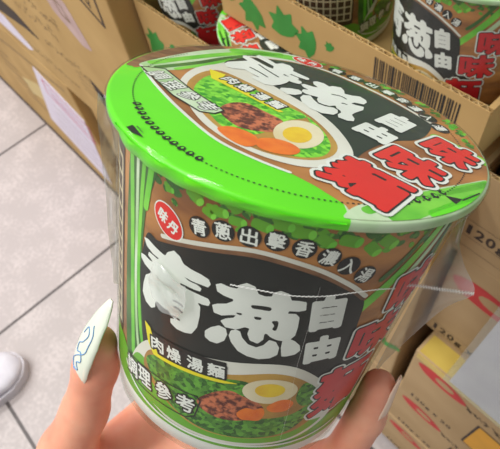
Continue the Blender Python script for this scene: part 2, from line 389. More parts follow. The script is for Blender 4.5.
CONG_SLITS = [[(0.9, 83.5), (5.6, 84.2), (5.9, 82.8), (3.3, 82.5), (1.1, 82.3)], [(2.2, 79.1), (4.1, 79.4), (4.1, 78.5), (2.8, 78.2)], [(7.3, 78.6), (8.8, 79.2), (9.3, 77.8), (9.2, 75.2), (8.1, 75.5), (8.3, 77.1)], [(-3.1, 78.6), (-1.3, 79.1), (-1.6, 78.2)]]
def drawn(p, outlines, slits, c0, c1, k, deg, mw, mb, lift, cell=0.35, grow=0.25):
    T = lambda P: rot2((np.array(P) - np.array(c0)) * k, deg) + np.array(c1)
    for P in outlines: p.add(poly(T(P), False, grow), mw, lift, cell)
    for P in slits[:3] if len(outlines) == 1 else []: p.add(stroke(T(P), .75 * k), mb, lift + .03, cell)
    for P in slits if len(outlines) > 1 else []: p.add(poly(T(P)), mb, lift + .03, cell)
drawn(tl, [QING], QING_SLITS, (0, 0), (0, 0), 1, 0, M_WHITE_INK, M_PANEL_BODY, L + .30)
drawn(tl, CONG, CONG_SLITS, (0, 0), (0, 0), 1, 0, M_WHITE_INK, M_PANEL_BODY, L + .30)
title(tl, [('自', 22.2, 84, 8.2, 13.5, 10), ('由', 25.5, 67.5, 9.4, 11.5, 10)], L + .30, 0.35, 0.9)
tl.build('title_lettering', cup)
sl = Print(body_surf)
for ch, a, z, dg in (('青', -17.5, 103.3, 14), ('蔥', -11.0, 105.4, 10), ('出', -4.3, 106.6, 5), ('擊', 2.4, 107.6, 0), ('香', 9.4, 107.0, -5), ('濃', 16.2, 105.2, -10), ('入', 22.2, 102.6, -14), ('湯', 28.2, 99.0, -20)):
    g = text(ch, a, z, 4.3, 4.9, dg)
    sl.add(ellipse(a, z, 3.1, 3.3, dg, 20), M_BLACK_INK, L + .24, 0.5)
    sl.add(g, M_WHITE_INK, L + .30, 0.18, 0.10)
sl.build('slogan_lettering', cup)
bd = Print(body_surf)
RB3 = [('味', 53, 87.5, 18, 18, 6), ('味', 46.5, 67.5, 19, 18, 6), ('麵', 42.5, 41.5, 21, 27, 6)]
for lift, m, g in ((L + .46, M_WHITE_INK, 2.3), (L + .50, M_BLACK_INK, 1.5), (L + .54, M_REDBODY, 0.9)):
    title(bd, RB3, lift, 0.45, g, m)
bd.build('brand_lettering', cup)
lg = Print(body_surf)
lg.add(ellipse(-27.4, 99.4, 6.2, 4.7, -42), M_WHITE_INK, L + .28, 0.4)
lg.add(ellipse(-27.4, 99.4, 5.8, 4.3, -42), M_RED, L + .32, 0.4)
title(lg, [('味', -29.3, 100.2, 3.3, 4.0, -20), ('丹', -25.4, 98.4, 3.2, 3.8, -20)], L + .36, 0.2, 0.14)
lg.build('logo', cup)
tg = Print(body_surf)
tg.add(poly([(-33, 51), (-18, 53.5), (-2, 56), (-1.5, 47.2), (-14, 45.4), (-27, 42.6)], False), M_BLACK_INK, L + .50, 0.6)
tg.add(poly([(-34, 53.5), (-31.6, 45), (-28.4, 41.0), (-14, 43.6), (-1.5, 45.6), (4, 47.4), (-2, 47.0), (-14, 45.3), (-26.5, 43.0), (-31, 52.6)], False), M_YELLOW, L + .54, 0.45)
for ch, a, z in (('肉', -27.1, 47.4), ('燥', -19.9, 48.3), ('湯', -11.9, 49.6), ('麵', -4.7, 50.6)):
    tg.add(text(ch, a, z, 5.6, 6.0, 8), M_BLACK_INK, L + .55, 0.3, 0.9)
    tg.add(text(ch, a, z, 5.6, 6.0, 8), M_WHITE_INK, L + .59, 0.2, 0.16)
tg.build('dish_name_tag', cup)
nt_ = Print(body_surf)
nb = [(-45, 26.5), (-30, 30.5), (-9, 33.4), (-7.6, 31.5), (-8.6, 22), (-12, 19), (-30, 17.6), (-45, 16)]
nt_.add(stroke(nb, 0.55, False), M_BLACK_INK, L + .53, 0.35)
for ch, a, z in (('調', -40.6, 22.2), ('理', -32.4, 24.4), ('參', -22.4, 25.6), ('考', -12.9, 26.6)):
    nt_.add(text(ch, a, z, 7.2, 8.6, 6), M_BLACK_INK, L + .55, 0.3, 0.85)
    nt_.add(text(ch, a, z, 7.2, 8.6, 6), M_WHITE_INK, L + .59, 0.2, 0.18)
nt_.build('serving_note', cup)

# the lid
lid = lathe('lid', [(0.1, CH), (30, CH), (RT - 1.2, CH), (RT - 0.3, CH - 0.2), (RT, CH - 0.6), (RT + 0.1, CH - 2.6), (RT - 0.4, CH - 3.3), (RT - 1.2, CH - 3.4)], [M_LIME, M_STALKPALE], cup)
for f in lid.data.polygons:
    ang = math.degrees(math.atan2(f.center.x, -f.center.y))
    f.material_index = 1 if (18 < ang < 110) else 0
V = []; F = []
for i in range(61):
    u_ = i / 60; a = rad(-50 + 66 * u_); dr = (5.6 * min(1, u_ * 30)) * (1 - .5 * u_) * min(1, (1 - u_) * 12) + .6 * math.sin(a * 9) * u_ * (1 - u_)
    for j in range(7):
        t = j / 6; r_ = RT + .5 - 1.9 * t * t + .22 * math.sin(a * 34 + t * 3); V.append((r_ * math.sin(a) / 1000, -r_ * math.cos(a) / 1000, (CH - .8 - dr * t) / 1000))
for i in range(60):
    for j in range(6): F.append((i * 7 + j, i * 7 + j + 1, i * 7 + j + 8, i * 7 + j + 7))
pyobj('foil_skirt', V, F, M_LIME, lid)
disc = lambda P: np.hypot(P[:, 0], P[:, 1]) - (RT - 0.9)
lp = Print(lid_surf, disc)
lp.add(poly([(-58, 0), (-56.6, 3.5), (-47, -10), (-35, -23.5), (-21, -36.3), (-8.6, -41.8), (1.2, -44.2), (8.3, -47.6), (16.4, -53.1), (22, -64), (70, -64), (70, 70), (-70, 70), (-70, 12)], False), M_WOODPRINT, .06, 1.0)
lp.add(poly([(-64, 4), (-57, 3), (-42, 28), (-34, 42), (-50, 52), (-66, 20)]), M_WOODDARK, .08, 0.8)
lp.add(poly([(-58, 4), (-50, 4), (-40, 16), (-32, 30), (-27, 42), (-9, 52), (-2, 62), (-20, 62), (-36, 46), (-45, 34), (-54, 16)]), M_STALKPALE, .10, 0.8)
for P, w, m in (([(-55, 9), (-44, 26), (-32, 42), (-15, 57)], 3.4, M_STALK), ([(-52, 6), (-42, 20), (-33, 35), (-24, 47)], 2.6, M_STALKDARK), ([(-46, 9), (-38, 22), (-32, 34)], 2.2, M_STALK), ([(-32, 46), (-20, 53), (-6, 57)], 6, M_STALK)):
    lp.add(stroke(P, w), m, .13, 0.6)
lp.add(poly([(17, -62), (18, -54), (27, -44), (37, -35), (50, -24), (62, -15), (66, -24), (50, -50), (30, -64)]), M_STALKPALE, .10, 0.8)
for P, w, m in (([(30, -52), (42, -38), (60, -21)], 6.5, M_STALK), ([(22, -53), (32, -42), (44, -32), (60, -18)], 3.2, M_STALK), ([(40, -46), (54, -30)], 4, M_LIME), ([(47, 8), (55, 2), (61, -3)], 5.0, M_STALK), ([(44, -6), (50, -10)], 2, M_STALKDARK)):
    lp.add(stroke(P, w), m, .13, 0.6)
for k in range(46):
    t = random.uniform(0.05, 1.0); ang = rad(100 - 95 * t); r_ = random.uniform(57.5, 60.5)
    lp.add(ellipse(r_ * math.cos(ang), r_ * math.sin(ang), random.uniform(1, 2.4), random.uniform(.8, 1.5), random.uniform(0, 90), 10), random.choice([M_STALK, M_SCALLION, M_STALKDARK]), .12, 0.6)
lp.add(poly([(-33, 29), (-30, 36), (-26.5, 41.5), (-19, 46), (-8.8, 49.8), (4, 49.4), (15, 44.4), (28, 36), (38, 27.5), (45.5, 20), (44, 10), (39, 1), (30, -6), (22, -18), (16, -31), (10, -30), (-10, 0), (-30, 16)]), M_PANEL, .16, 0.7)
lp.add(stroke([(-26, 43.5), (-18, 48), (-8.6, 51.4), (4.6, 50.8), (16, 45.6), (29, 37.2), (38.6, 28.8), (46.5, 20)], 1.5), M_BOWL, .19, 0.5)
lp.add(stroke([(-57, 3.6), (-47, -10), (-35, -23.5), (-21, -36.3), (-8.6, -41.8), (1.2, -44.2)], 1.2), M_WHITE_INK, .19, 0.5)
# dashes, arrows and marks around the tear line
for k in range(230):
    ang = 2 * PI * k / 230; r_ = 54.8
    if 20 < math.degrees(ang) < 150: continue
    lp.add(ellipse(r_ * math.cos(ang), r_ * math.sin(ang), .42, .3, math.degrees(ang) + 90, 8), M_BLACK_INK, .22, 0.28)
def arrows(a0, a1, n):
    for k in range(n):
        a = rad(a0 + (a1 - a0) * k / (n - 1)); c = np.array([math.cos(a), math.sin(a)]) * 54.3
        lp.add(ellipse(c[0], c[1], 1.35, 1.0, math.degrees(a), 16), M_BLACK_INK, .24, 0.3)
        lp.add(ellipse(c[0] + .2, c[1] + .2, .55, .35, math.degrees(a), 14), M_LIME, .26, 0.25)
arrows(210, 246, 12); arrows(302.5, 323, 6)
lp.add(poly([(-43, -41), (-38, -46.5), (-44.5, -44.6)], False), M_BLACK_INK, .22, 0.4)
lp.add(stroke([(-41, -47), (-44, -43)], .5, False), M_BLACK_INK, .22, 0.3)
lp.add(poly([(44, -34), (49, -33.5), (46.5, -37.5)], False), M_BLACK_INK, .22, 0.4)
lp.add(stroke([(49, -34), (55, -27)], .5, False), M_BLACK_INK, .22, 0.3)
lp.build('lid_artwork', lid)

ld = Print(lid_surf)
ld.add(poly([(-39.5, -8), (-42, 4), (-40, 16), (-33, 27), (-28, 33), (-24, 26), (-10, 15), (4, 4), (13, -8), (18, -23), (14, -33), (3, -39.6), (-12, -38), (-27, -28)]), M_BOWL, .26, 0.6)
ld.add(poly([(-37.5, -7), (-39, 5), (-36, 15), (-31, 18), (-20, 13), (-5, 4), (6, -6), (13, -20), (10, -31), (0, -36.4), (-12, -35.5), (-26, -25)]), M_BROTH, .29, 0.6)
ld.add(poly([(-35, -8), (-36, 4), (-33, 12), (-24, 12), (-8, 2), (2, -4), (-4, -12), (-10, -26), (-18, -29.5), (-26, -22)]), M_SCALLION_B, .32, 0.5)
ld.add(poly([(2, -4), (8, -12), (11, -22), (9, -30), (2, -34.5), (-3, -33), (2, -28), (8, -20)]), M_SCALLION_B, .32, 0.5)
ld.add(poly([(-24.5, -17), (-22.5, -9), (-17.5, -6), (-11, -9), (-5, -12.5), (-4, -19), (-9, -24), (-17, -25)]), M_MEAT, .35, 0.5)
ld.add(ellipse(1.0, -19, 7.4, 10.8, -14), M_EGG, .38, 0.5)
ld.add(ellipse(.6, -20, 4.3, 6.0, -14), M_YOLK, .41, 0.4)
ld.add(poly([(-22, -30), (-19, -26.5), (-14, -26.8), (-10.5, -29), (-9.5, -33), (-12, -36.5), (-17, -35)]), M_CARROT, .41, 0.5)
ld.add(poly([(-10, -30), (-6, -27), (-1, -27), (2.5, -30), (1, -34), (-4, -36), (-9, -35)]), M_CARROT, .43, 0.5)
ld.build('lid_dish_picture', lid)
lt = Print(lid_surf)
QING_LID = [(-32.4, 26.9), (-31.8, 29.4), (-28.6, 33.0), (-25.2, 36.8), (-27.8, 39.1), (-28.2, 41.3), (-27.4, 42.6), (-24.7, 40.9), (-21.3, 38.3), (-17.3, 35.3), (-14.8, 34.6), (-15.0, 38.3), (-20.0, 42.0), (-22.9, 43.6), (-23.4, 45.8), (-22.6, 47.6), (-19.1, 45.5), (-14.7, 41.6), (-12.5, 44.5), (-9.5, 44.1), (-7.6, 41.2), (-7.7, 38.3), (-4.6, 36.6), (-0.8, 34.6), (-0.5, 33.1), (-1.4, 32.3), (-4.9, 33.0), (-8.0, 34.5), (-8.2, 33.1), (-4.8, 31.8), (-4.2, 30.5), (-4.9, 29.5), (-7.9, 30.6), (-10.4, 32.4), (-10.7, 30.5), (-6.7, 29.8), (-3.2, 28.6), (-2.9, 26.7), (-3.6, 25.3), (-6.2, 25.3), (-9.1, 26.7), (-7.7, 25.4), (-8.3, 22.8), (-10.2, 19.2), (-12.5, 16.5), (-15.4, 15.8), (-18.8, 17.7), (-20.5, 18.9), (-20.3, 20.7), (-18.3, 21.1), (-16.9, 20.9), (-21.1, 23.4), (-24.8, 26.0), (-28.8, 23.7), (-31.0, 24.1)]
QING_LID_SLITS = [[(-23.3, 29.6), (-20.1, 27.6), (-15.5, 23.8)], [(-20.7, 35.3), (-16.9, 31.4), (-11.8, 26.9)]]
CONG_LID = [[(1.5, 31.8), (2.7, 33.2), (5.3, 33.0), (7.7, 30.7), (9.1, 32.5), (12.1, 33.2), (13.3, 30.6), (13.6, 27.1), (16.7, 27.3), (19.6, 28.4), (21.8, 26.3), (22.1, 24.1), (21.0, 21.3), (17.5, 20.7), (16.1, 18.6), (18.2, 18.2), (21.0, 18.3), (20.7, 15.2), (17.6, 10.2), (16.7, 7.7), (17.7, 4.9), (17.5, 2.5), (15.5, 1.6), (12.5, 2.5), (12.3, 4.7), (13.3, 7.2), (13.1, 8.8), (11.5, 10.5), (11.1, 13.0), (8.8, 10.8), (6.7, 10.8), (5.0, 11.5), (4.3, 13.9), (4.6, 16.7), (2.5, 16.6), (0.0, 16.8), (-1.7, 18.2), (-1.4, 20.5), (0.7, 21.5), (-1.7, 23.3), (-2.6, 25.3), (-1.6, 26.5), (1.7, 26.0), (3.9, 26.8), (1.9, 29.1)], [(-1.6, 11.5), (-0.8, 14.7), (1.5, 15.8), (2.8, 12.8), (4.8, 9.8), (7.5, 9.1), (10.2, 9.9), (11.7, 8.8), (11.8, 6.1), (10.5, 3.6), (6.6, 2.4), (2.5, 4.0), (-0.5, 7.5)], [(-9.4, 14.3), (-9.1, 16.2), (-6.4, 17.9), (-3.0, 18.8), (-1.8, 17.4), (-1.9, 15.3), (-3.8, 12.9), (-6.4, 11.8)]]
CONG_LID_SLITS = [[(9.2, 23.1), (12.4, 23.5), (14.5, 22.1)], [(13.2, 16.5), (14.0, 16.7), (14.8, 16.5)]]
for P in [QING_LID] + CONG_LID: lt.add(poly(P, False, 0.2), M_WHITE_INK, .45, 0.35)
for P in QING_LID_SLITS + CONG_LID_SLITS: lt.add(stroke(P, .8), M_PANEL, .48, 0.35)
title(lt, [('自', 33.0, 12.0, 9.0, 13.5, -30), ('由', 25.4, -2.2, 11.0, 11.0, -30)], .45, 0.35, 0.9)
lt.build('lid_title_lettering', lid)
ls = Print(lid_surf, disc)
for ch, a, z, dg in (('青', 9.9, 53.3, -16), ('蔥', 17.8, 50.2, -24), ('出', 24.8, 46.6, -31), ('擊', 31.2, 42.4, -37), ('香', 36.8, 37.6, -42), ('濃', 41.4, 31.8, -49), ('入', 45.4, 25.2, -55), ('湯', 49.0, 17.6, -62)):
    ls.add(ellipse(a, z, 4.0, 3.4, dg, 20), M_BLACK_INK, .26, 0.5)
    ls.add(text(ch, a, z, 4.3, 4.6, dg), M_WHITE_INK, .32, 0.2, 0.12)
ls.build('lid_slogan_lettering', lid)
lb = Print(lid_surf)
LB3 = [('味', 49.8, -3.4, 16, 15.5, -36), ('味', 35.6, -20.6, 18.5, 16.5, -32), ('麵', 21.8, -38.4, 21, 19, -28)]
for lift, m, g in ((.48, M_WHITE_INK, 2.5), (.53, M_BLACK_INK, 1.45), (.58, M_RED, 0.85)):
    title(lb, LB3, lift, 0.45, g, m)
lb.build('lid_brand_lettering', lid)
ll = Print(lid_surf)
ll.add(ellipse(-3.0, 55.6, 6.9, 4.6, -18), M_WHITE_INK, .28, 0.4)
ll.add(ellipse(-3.0, 55.6, 6.4, 4.1, -18), M_RED, .33, 0.4)
title(ll, [('味', -5.6, 56.3, 3.8, 4.2, -18), ('丹', -.7, 54.8, 3.6, 4.0, -18)], .38, 0.2, 0.14)
ll.build('lid_logo', lid)
lk = Print(lid_surf)
lk.add(poly([(-36, 16.5), (-29.5, 15), (-30, 10.6), (-18, 2.8), (-5.5, -5.4), (-7, -6.6), (-19.5, 0.6), (-33.2, 8)], False), M_YELLOW, .45, 0.45)
for ch, px in (('肉', (-26.6, 10.6)), ('燥', (-20.8, 7.0)), ('湯', (-14.4, 3.0)), ('麵', (-8.6, -0.7))):
    lk.add(text(ch, px[0], px[1], 5.2, 5.6, -31), M_BLACK_INK, .47, 0.3, 0.7)
    lk.add(text(ch, px[0], px[1], 5.2, 5.6, -31), M_WHITE_INK, .52, 0.2, 0.15)
lk.build('lid_dish_name_tag', lid)
ln = Print(lid_surf)
bx = [(-56.5, 2), (-49, 5.4), (-36, -7), (-23, -16.7), (-25, -20.5), (-29.4, -21.8), (-40, -15)]
ln.add(poly(bx, False), M_STALKPALE, .45, 0.6)
ln.add(stroke(bx + [bx[0]], 0.6, False), M_BLACK_INK, .48, 0.35)
for ch, px in (('調', (-48.8, -1.6)), ('理', (-42.2, -7.2)), ('參', (-35.2, -12.2)), ('考', (-28.4, -16.6))):
    ln.add(text(ch, px[0], px[1], 6.4, 6.6, -36), M_BLACK_INK, .49, 0.25, 0.42)
    ln.add(text(ch, px[0], px[1], 6.4, 6.6, -36), M_WHITE_INK, .54, 0.18, 0.12)
ln.build('lid_serving_note', lid)
for ch_ in cup.children:
    pass

# ---- clear film around the cup
def wrap_mesh():
    V = []; F = []; n = 160
    rng = random.Random(3)
    ph = [rng.uniform(0, 6.28) for _ in range(8)]
    def wob(a, z): return .5 * math.sin(9 * a + ph[0] + z * .05) + .35 * math.sin(17 * a + ph[1] - z * .09) + .25 * math.sin(31 * a + ph[2] + z * .2)
    rows = [(24, 120.8, .1), (46, 120.9, .1), (60.5, 120.9, .1), (62.5, 120.3, .1), (63.1, 118.8, .15), (63.0, 116.6, .3), (61.6, 113.6, .5), (60.4, 109, .5)]
    rows += [(brad(z) + 1.15, z, .3) for z in (100, 88, 74, 60, 45, 30, 16, 6)] + [(RB + .9, -.6, .3), (RB - 8, -1.2, .3)]
    for r, z, w in rows:
        for k in range(n):
            a = 2 * PI * k / n; q = r + max(-.9, wob(a, z) * w)
            V.append((q * math.sin(a) / 1000, -q * math.cos(a) / 1000, z / 1000))
    for i in range(len(rows) - 1):
        for k in range(n):
            k2 = (k + 1) % n; F.append((i * n + k, (i + 1) * n + k, (i + 1) * n + k2, i * n + k2))
    F.append(tuple(range(n)))
    return V, F
V, F = wrap_mesh()
wrap = pyobj('plastic_wrap', V, F, M_FILM, cup)

# tray cups are copies of the cup as built so far
proto_children = True

def sheet(name, inner, outer, m, parent, ns=14, bow=2.0, seed=1, ph=0.0):
    """a piece of film between two space curves, gently crumpled"""
    A = spline(inner, 6, False); B = spline(outer, 6, False); n = len(A)
    V = []; F = []; rng = random.Random(seed); p1, p2 = rng.uniform(0, 6), rng.uniform(0, 6)
    for i in range(n):
        for j in range(ns + 1):
            t = j / ns; P = A[i] * (1 - t) + B[i] * t
            w = bow * math.sin(PI * t) * (math.sin(i * .42 + p1 + 3 * t) + .6 * math.sin(i * .9 + p2 - 5 * t)) + bow * .3 * t * math.sin(i * .7 + p2)
            V.append(((P[0]) / 1000, (P[1] + w) / 1000, (P[2] + .3 * w) / 1000))
    for i in range(n - 1):
        for j in range(ns):
            F.append((i * (ns + 1) + j, i * (ns + 1) + j + 1, (i + 1) * (ns + 1) + j + 1, (i + 1) * (ns + 1) + j))
    return pyobj(name, V, F, m, parent)

TRAYCUP = copy_tree(cup)      # kept plain for the trays (no loose corner of film)

fin_in = [(56.5, -19.5, 112), (56.0, -19, 104), (55.6, -19, 92), (54.6, -19.5, 76), (54.0, -20, 56), (53.4, -20.6, 34)]
fin_out = [(57.5, -21, 109), (58.2, -23, 101), (61.2, -26, 95.6), (66.5, -31.3, 88.9), (60.0, -30.5, 78), (54.2, -22.2, 38)]
fin = sheet('film_corner', fin_in, fin_out, M_FILMFIN, wrap, 16, 0.9, 4)
def ribbon(name, P, w, m, parent, amp=0.0, per=2.2):
    Q = spline(P, 14, False); V = []; F = []
    for i, p in enumerate(Q):
        o = amp * (1 if i % 2 else -1)
        V += [(p[0] / 1000, p[1] / 1000, (p[2] - w / 2 + o) / 1000), (p[0] / 1000, (p[1] - .15) / 1000, (p[2] + w / 2 + o) / 1000), (p[0] / 1000, (p[1] + .25) / 1000, (p[2] + w / 2 + o) / 1000)]
    for i in range(len(Q) - 1):
        a = 3 * i; F += [(a, a + 1, a + 4, a + 3), (a + 1, a + 2, a + 5, a + 4), (a + 2, a, a + 3, a + 5)]
    return pyobj(name, V, F, m, parent, False)
ribbon('film_seam', [(42.5, -36.5, 88.2), (48, -34.6, 88.6), (54, -33.6, 88.6), (60, -32.6, 88.8), (66.3, -31.8, 89.2)], 0.6, M_SEAM, fin, .55)
def on_body(a, z, r): 
    th = a / 55.0; q = brad(z) + r
    return (q * math.sin(th), -q * math.cos(th), z)
ribbon('film_seam', [on_body(a, z, 2.2) for a, z in ((-6, 90), (2, 91.2), (10, 91.6), (18, 92.6), (26, 94), (34, 94), (40, 92.5))], 0.22, M_SEAM, wrap, .12)
ribbon('film_crease', [on_body(a, z, 2.1) for a, z in ((16, 96), (17.5, 76), (19, 58), (22, 38), (24, 18))], 0.16, M_SEAM, wrap, .05)
lf_in = [(-55.5, -19.5, 116), (-55.0, -19.5, 106), (-54.4, -19.5, 92), (-53.6, -19.5, 76), (-52.6, -19.2, 58), (-51.5, -19, 40)]
lf_out = [(-60.2, -24.5, 119), (-59.8, -24.4, 108), (-58.2, -23.6, 95), (-56.6, -22.4, 78), (-55.2, -21, 60), (-53.2, -20, 42)]
sheet('film_fold', lf_in, lf_out, M_FILMFIN, wrap, 8, 1.0, 9)
sheet('film_crumple', [on_body(-30, 84, 2.0), on_body(-31, 78, 2.2), on_body(-31.5, 74, 2.2), on_body(-30, 69, 2.0)], [on_body(-18, 82, 2.0), on_body(-17, 77, 3.2), on_body(-17.5, 73, 2.6), on_body(-20, 66, 2)], M_FILMFIN, wrap, 8, 1.1, 11)
cup.matrix_world = CUPM

# ------------------------------------------------------------------ the hand
def rcone(P, a, b, ra, rb):
    a = np.array(a, float); b = np.array(b, float); d = b - a; L2 = d @ d
    q = P - a; t = np.clip((q @ d) / L2, 0, 1)
    return np.linalg.norm(q - t[:, None] * d, axis=1) - (ra + (rb - ra) * t)
def smin(a, b, k):
    h = np.clip(0.5 + 0.5 * (b - a) / k, 0, 1)
    return b * (1 - h) + a * h - k * h * (1 - h)
def ellipsoid(P, c, ax, radii):
    q = (P - np.array(c)) @ np.array(ax).T / np.array(radii)
    return (np.linalg.norm(q, axis=1) - 1) * min(radii)
def chain(P, pts, rads, k=4.0):
    d = None
    for i in range(len(pts) - 1):
        e = rcone(P, pts[i], pts[i + 1], rads[i], rads[i + 1]); d = e if d is None else smin(d, e, k)
    return d
WR = (-82, -64, -112)
TH = [(-66, -50, -98), (-66, -33, -61.5), (-60.6, -26.2, -36.3), (-57.6, -23.0, -8), (-56.9, -22.2, 7.5)]
THR = [16, 13.0, 10.4, 9.3, 7.6]
FING = [([(-22, 24, -60), (14, 52, -44), (32, 54, -18), (33, 50.5, 4)], [10.5, 8.8, 7.8, 6.8]),
        ([(0, 6, -66), (48, -12, -52), (57.6, -21.0, -22), (58.6, -21.6, 8), (57.4, -21.6, 27.5)], [10.8, 9.4, 8.6, 8.0, 6.8]),
        ([(12, -14, -70), (52, -36, -62), (62, -44, -36), (58, -44, -20)], [10.2, 8.8, 8.0, 6.8]),
        ([(16, -36, -74), (44, -60, -70), (52, -66, -50), (46, -62, -38)], [9, 7.6, 7.0, 6.0])]
def hand_sdf(P):
    d = chain(P, TH, THR, 5.0)
    palm = None
    for (q, r) in (((-22, 24, -64), 12), ((0, 6, -70), 12.5), ((12, -14, -74), 12.5), ((16, -36, -78), 12)):
        e = rcone(P, (-70, -56, -102), q, 18, r); palm = e if palm is None else smin(palm, e, 9)
    palm = smin(palm, rcone(P, (-22, 24, -64), (16, -36, -78), 12, 12), 8)
    palm = smin(palm, rcone(P, (-66, -50, -84), (-36, 4, -70), 14, 8), 10)
    palm = smin(palm, np.maximum(rcone(P, WR, (-215, -172, -182), 24, 35), ((P - np.array([-196., -156., -173.])) @ np.array([-.73, -.59, -.345]))), 16)
    d = smin(d, palm, 9)
    for pts, rs in FING:
        d = smin(d, chain(P, pts, rs, 2.5), 5.0)
    # shallow joint creases
    for c, n_, r_ in ((TH[2], np.subtract(TH[3], TH[2]), 10.6), (FING[1][0][3], np.subtract(FING[1][0][4], FING[1][0][3]), 8.0)):
        n_ = n_ / np.linalg.norm(n_); q = P - np.array(c); ax = q @ n_; rad_ = np.linalg.norm(q - ax[:, None] * n_, axis=1)
        d = d + 0.35 * np.exp(-(ax / 1.2) ** 2) * (rad_ < r_ + 6)
    return d
def surface_nets(fn, lo, hi, h):
    lo = np.array(lo, float); n = np.ceil((np.array(hi) - lo) / h).astype(int) + 1
    g = np.empty(n)
    ys, zs = np.meshgrid(lo[1] + h * np.arange(n[1]), lo[2] + h * np.arange(n[2]), indexing='ij')
    for i in range(n[0]):
        P = np.stack([np.full(ys.size, lo[0] + h * i), ys.ravel(), zs.ravel()], 1)
        g[i] = fn(P).reshape(n[1], n[2])
    s = g < 0
    acc = np.zeros(tuple(n - 1) + (3,)); cnt = np.zeros(tuple(n - 1))
    corners = [(i, j, k) for i in (0, 1) for j in (0, 1) for k in (0, 1)]
    def sub(a, c): return a[c[0]:n[0] - 1 + c[0], c[1]:n[1] - 1 + c[1], c[2]:n[2] - 1 + c[2]]
    for a in range(8):
        for b in range(a + 1, 8):
            ca, cb = corners[a], corners[b]
            if sum(abs(x - y) for x, y in zip(ca, cb)) != 1: continue
            ga, gb = sub(g, ca), sub(g, cb); m = (ga < 0) != (gb < 0)
            t = np.where(m, ga / np.where(m, ga - gb, 1), 0)
            for ax in range(3):
                acc[..., ax] += np.where(m, ca[ax] + (cb[ax] - ca[ax]) * t, 0)
            cnt += m
    act = cnt > 0; idx = -np.ones(tuple(n - 1), int); ii = np.argwhere(act); idx[act] = np.arange(len(ii))
    V = lo + h * (ii + acc[act] / cnt[act][:, None])
    F = []
    for ax in range(3):
        b, c = (ax + 1) % 3, (ax + 2) % 3
        sl0 = [slice(None)] * 3; sl1 = [slice(None)] * 3; sl0[ax] = slice(0, -1); sl1[ax] = slice(1, None)
        ch = s[tuple(sl0)] != s[tuple(sl1)]
        for p in np.argwhere(ch):
            q = []
            if p[b] == 0 or p[c] == 0 or p[b] >= n[b] - 1 or p[c] >= n[c] - 1: continue
            for db, dc in ((-1, -1), (0, -1), (0, 0), (-1, 0)):
                r_ = p.copy(); r_[b] += db; r_[c] += dc; q.append(int(idx[tuple(r_)]))
            F.append(q if s[tuple(p)] else q[::-1])
    return V, F
person = thing('person', 'left hand from the lower left gripping the noodle cup, long painted thumb nail', 'person')
V, F = surface_nets(hand_sdf, (-232, -194, -214), (80, 72, 40), 2.0)
pyobj('hand', V / 1000, F, M_SKIN, person)
def nail(name, pts, wdir, ndir, widths, curve, m, thick=0.5):
    Q = spline(pts, 5, False); W = np.interp(np.linspace(0, 1, len(Q)), np.linspace(0, 1, len(widths)), widths)
    ns = 8; top = []; F = []
    wd = np.array(wdir, float); wd /= np.linalg.norm(wd); nd = np.array(ndir, float); nd -= wd * (nd @ wd); nd /= np.linalg.norm(nd)
    V = []
    for lay in (0, -thick):
        for i, p in enumerate(Q):
            for j in range(ns + 1):
                s_ = -1 + 2 * j / ns
                V.append((p + wd * s_ * W[i] + nd * (lay - curve * W[i] * s_ * s_)) / 1000)
    n1 = len(Q) * (ns + 1)
    for i in range(len(Q) - 1):
        for j in range(ns):
            a = i * (ns + 1) + j; F.append((a, a + 1, a + ns + 2, a + ns + 1)); F.append((n1 + a, n1 + a + ns + 1, n1 + a + ns + 2, n1 + a + 1))
        for a, b in ((i * (ns + 1), (i + 1) * (ns + 1)), (i * (ns + 1) + ns, (i + 1) * (ns + 1) + ns)):
            F.append((a, b, n1 + b, n1 + a))
    e = (len(Q) - 1) * (ns + 1)
    for j in range(ns):
        F.append((j, j + 1, n1 + j + 1, n1 + j)); F.append((e + j, e + j + 1, n1 + e + j + 1, n1 + e + j))
    o = pyobj(name, V, F, m, person)
    bm = bmesh.new(); bm.from_mesh(o.data); bmesh.ops.recalc_face_normals(bm, faces=bm.faces); bm.to_mesh(o.data); bm.free()
    return o, Q, W, wd, nd
nd_th = np.array([-0.66, -0.70, 0.26])
tn_pts = [(-63.6, -30.6, -8.0), (-63.0, -30.0, 3), (-59.6, -27.0, 17), (-53.6, -20.8, 32.5)]
tn, TQ, TW, twd, tnd = nail('thumbnail', tn_pts, np.cross((6, 6, 20), nd_th), nd_th, [5.2, 6.8, 7.2, 6.8, 4.9, 1.0], 0.30, M_NAIL)
tn['label'] = 'long almond-shaped pale thumb nail with blue line drawing'
def nail_lines():
    cu = bpy.data.curves.new('nail_drawing', 'CURVE'); cu.dimensions = '3D'; cu.bevel_depth = 0.00022; cu.bevel_resolution = 2
    for P in ([(.18, -.3), (.22, .25), (.30, .0), (.36, .35), (.45, .1), (.42, -.3), (.50, -.45), (.56, -.1), (.66, .1), (.70, -.35), (.62, -.5)], [(.30, -.5), (.38, -.15), (.48, .4), (.58, .45), (.68, .45), (.75, .1)], [(.12, .1), (.2, -.5), (.28, -.6)]):
        sp = cu.splines.new('POLY'); S_ = spline(P, 6, False); sp.points.add(len(S_) - 1)
        for i, (t, s_) in enumerate(S_):
            f = t * (len(TQ) - 1); k = int(f); u = f - k
            c = TQ[k] * (1 - u) + TQ[min(k + 1, len(TQ) - 1)] * u; w = TW[k] * (1 - u) + TW[min(k + 1, len(TQ) - 1)] * u
            p = (c + twd * s_ * w + tnd * (0.12 - 0.30 * w * s_ * s_)) / 1000
            sp.points[i].co = (p[0], p[1], p[2], 1)
    ob = bpy.data.objects.new('nd', cu); C.objects.link(ob); bpy.context.view_layer.update()
    me = bpy.data.meshes.new_from_object(ob.evaluated_get(bpy.context.evaluated_depsgraph_get())); bpy.data.objects.remove(ob)
    me.name = 'nail_drawing'
    link('nail_drawing', me, M_BLUE, tn)
nail_lines()
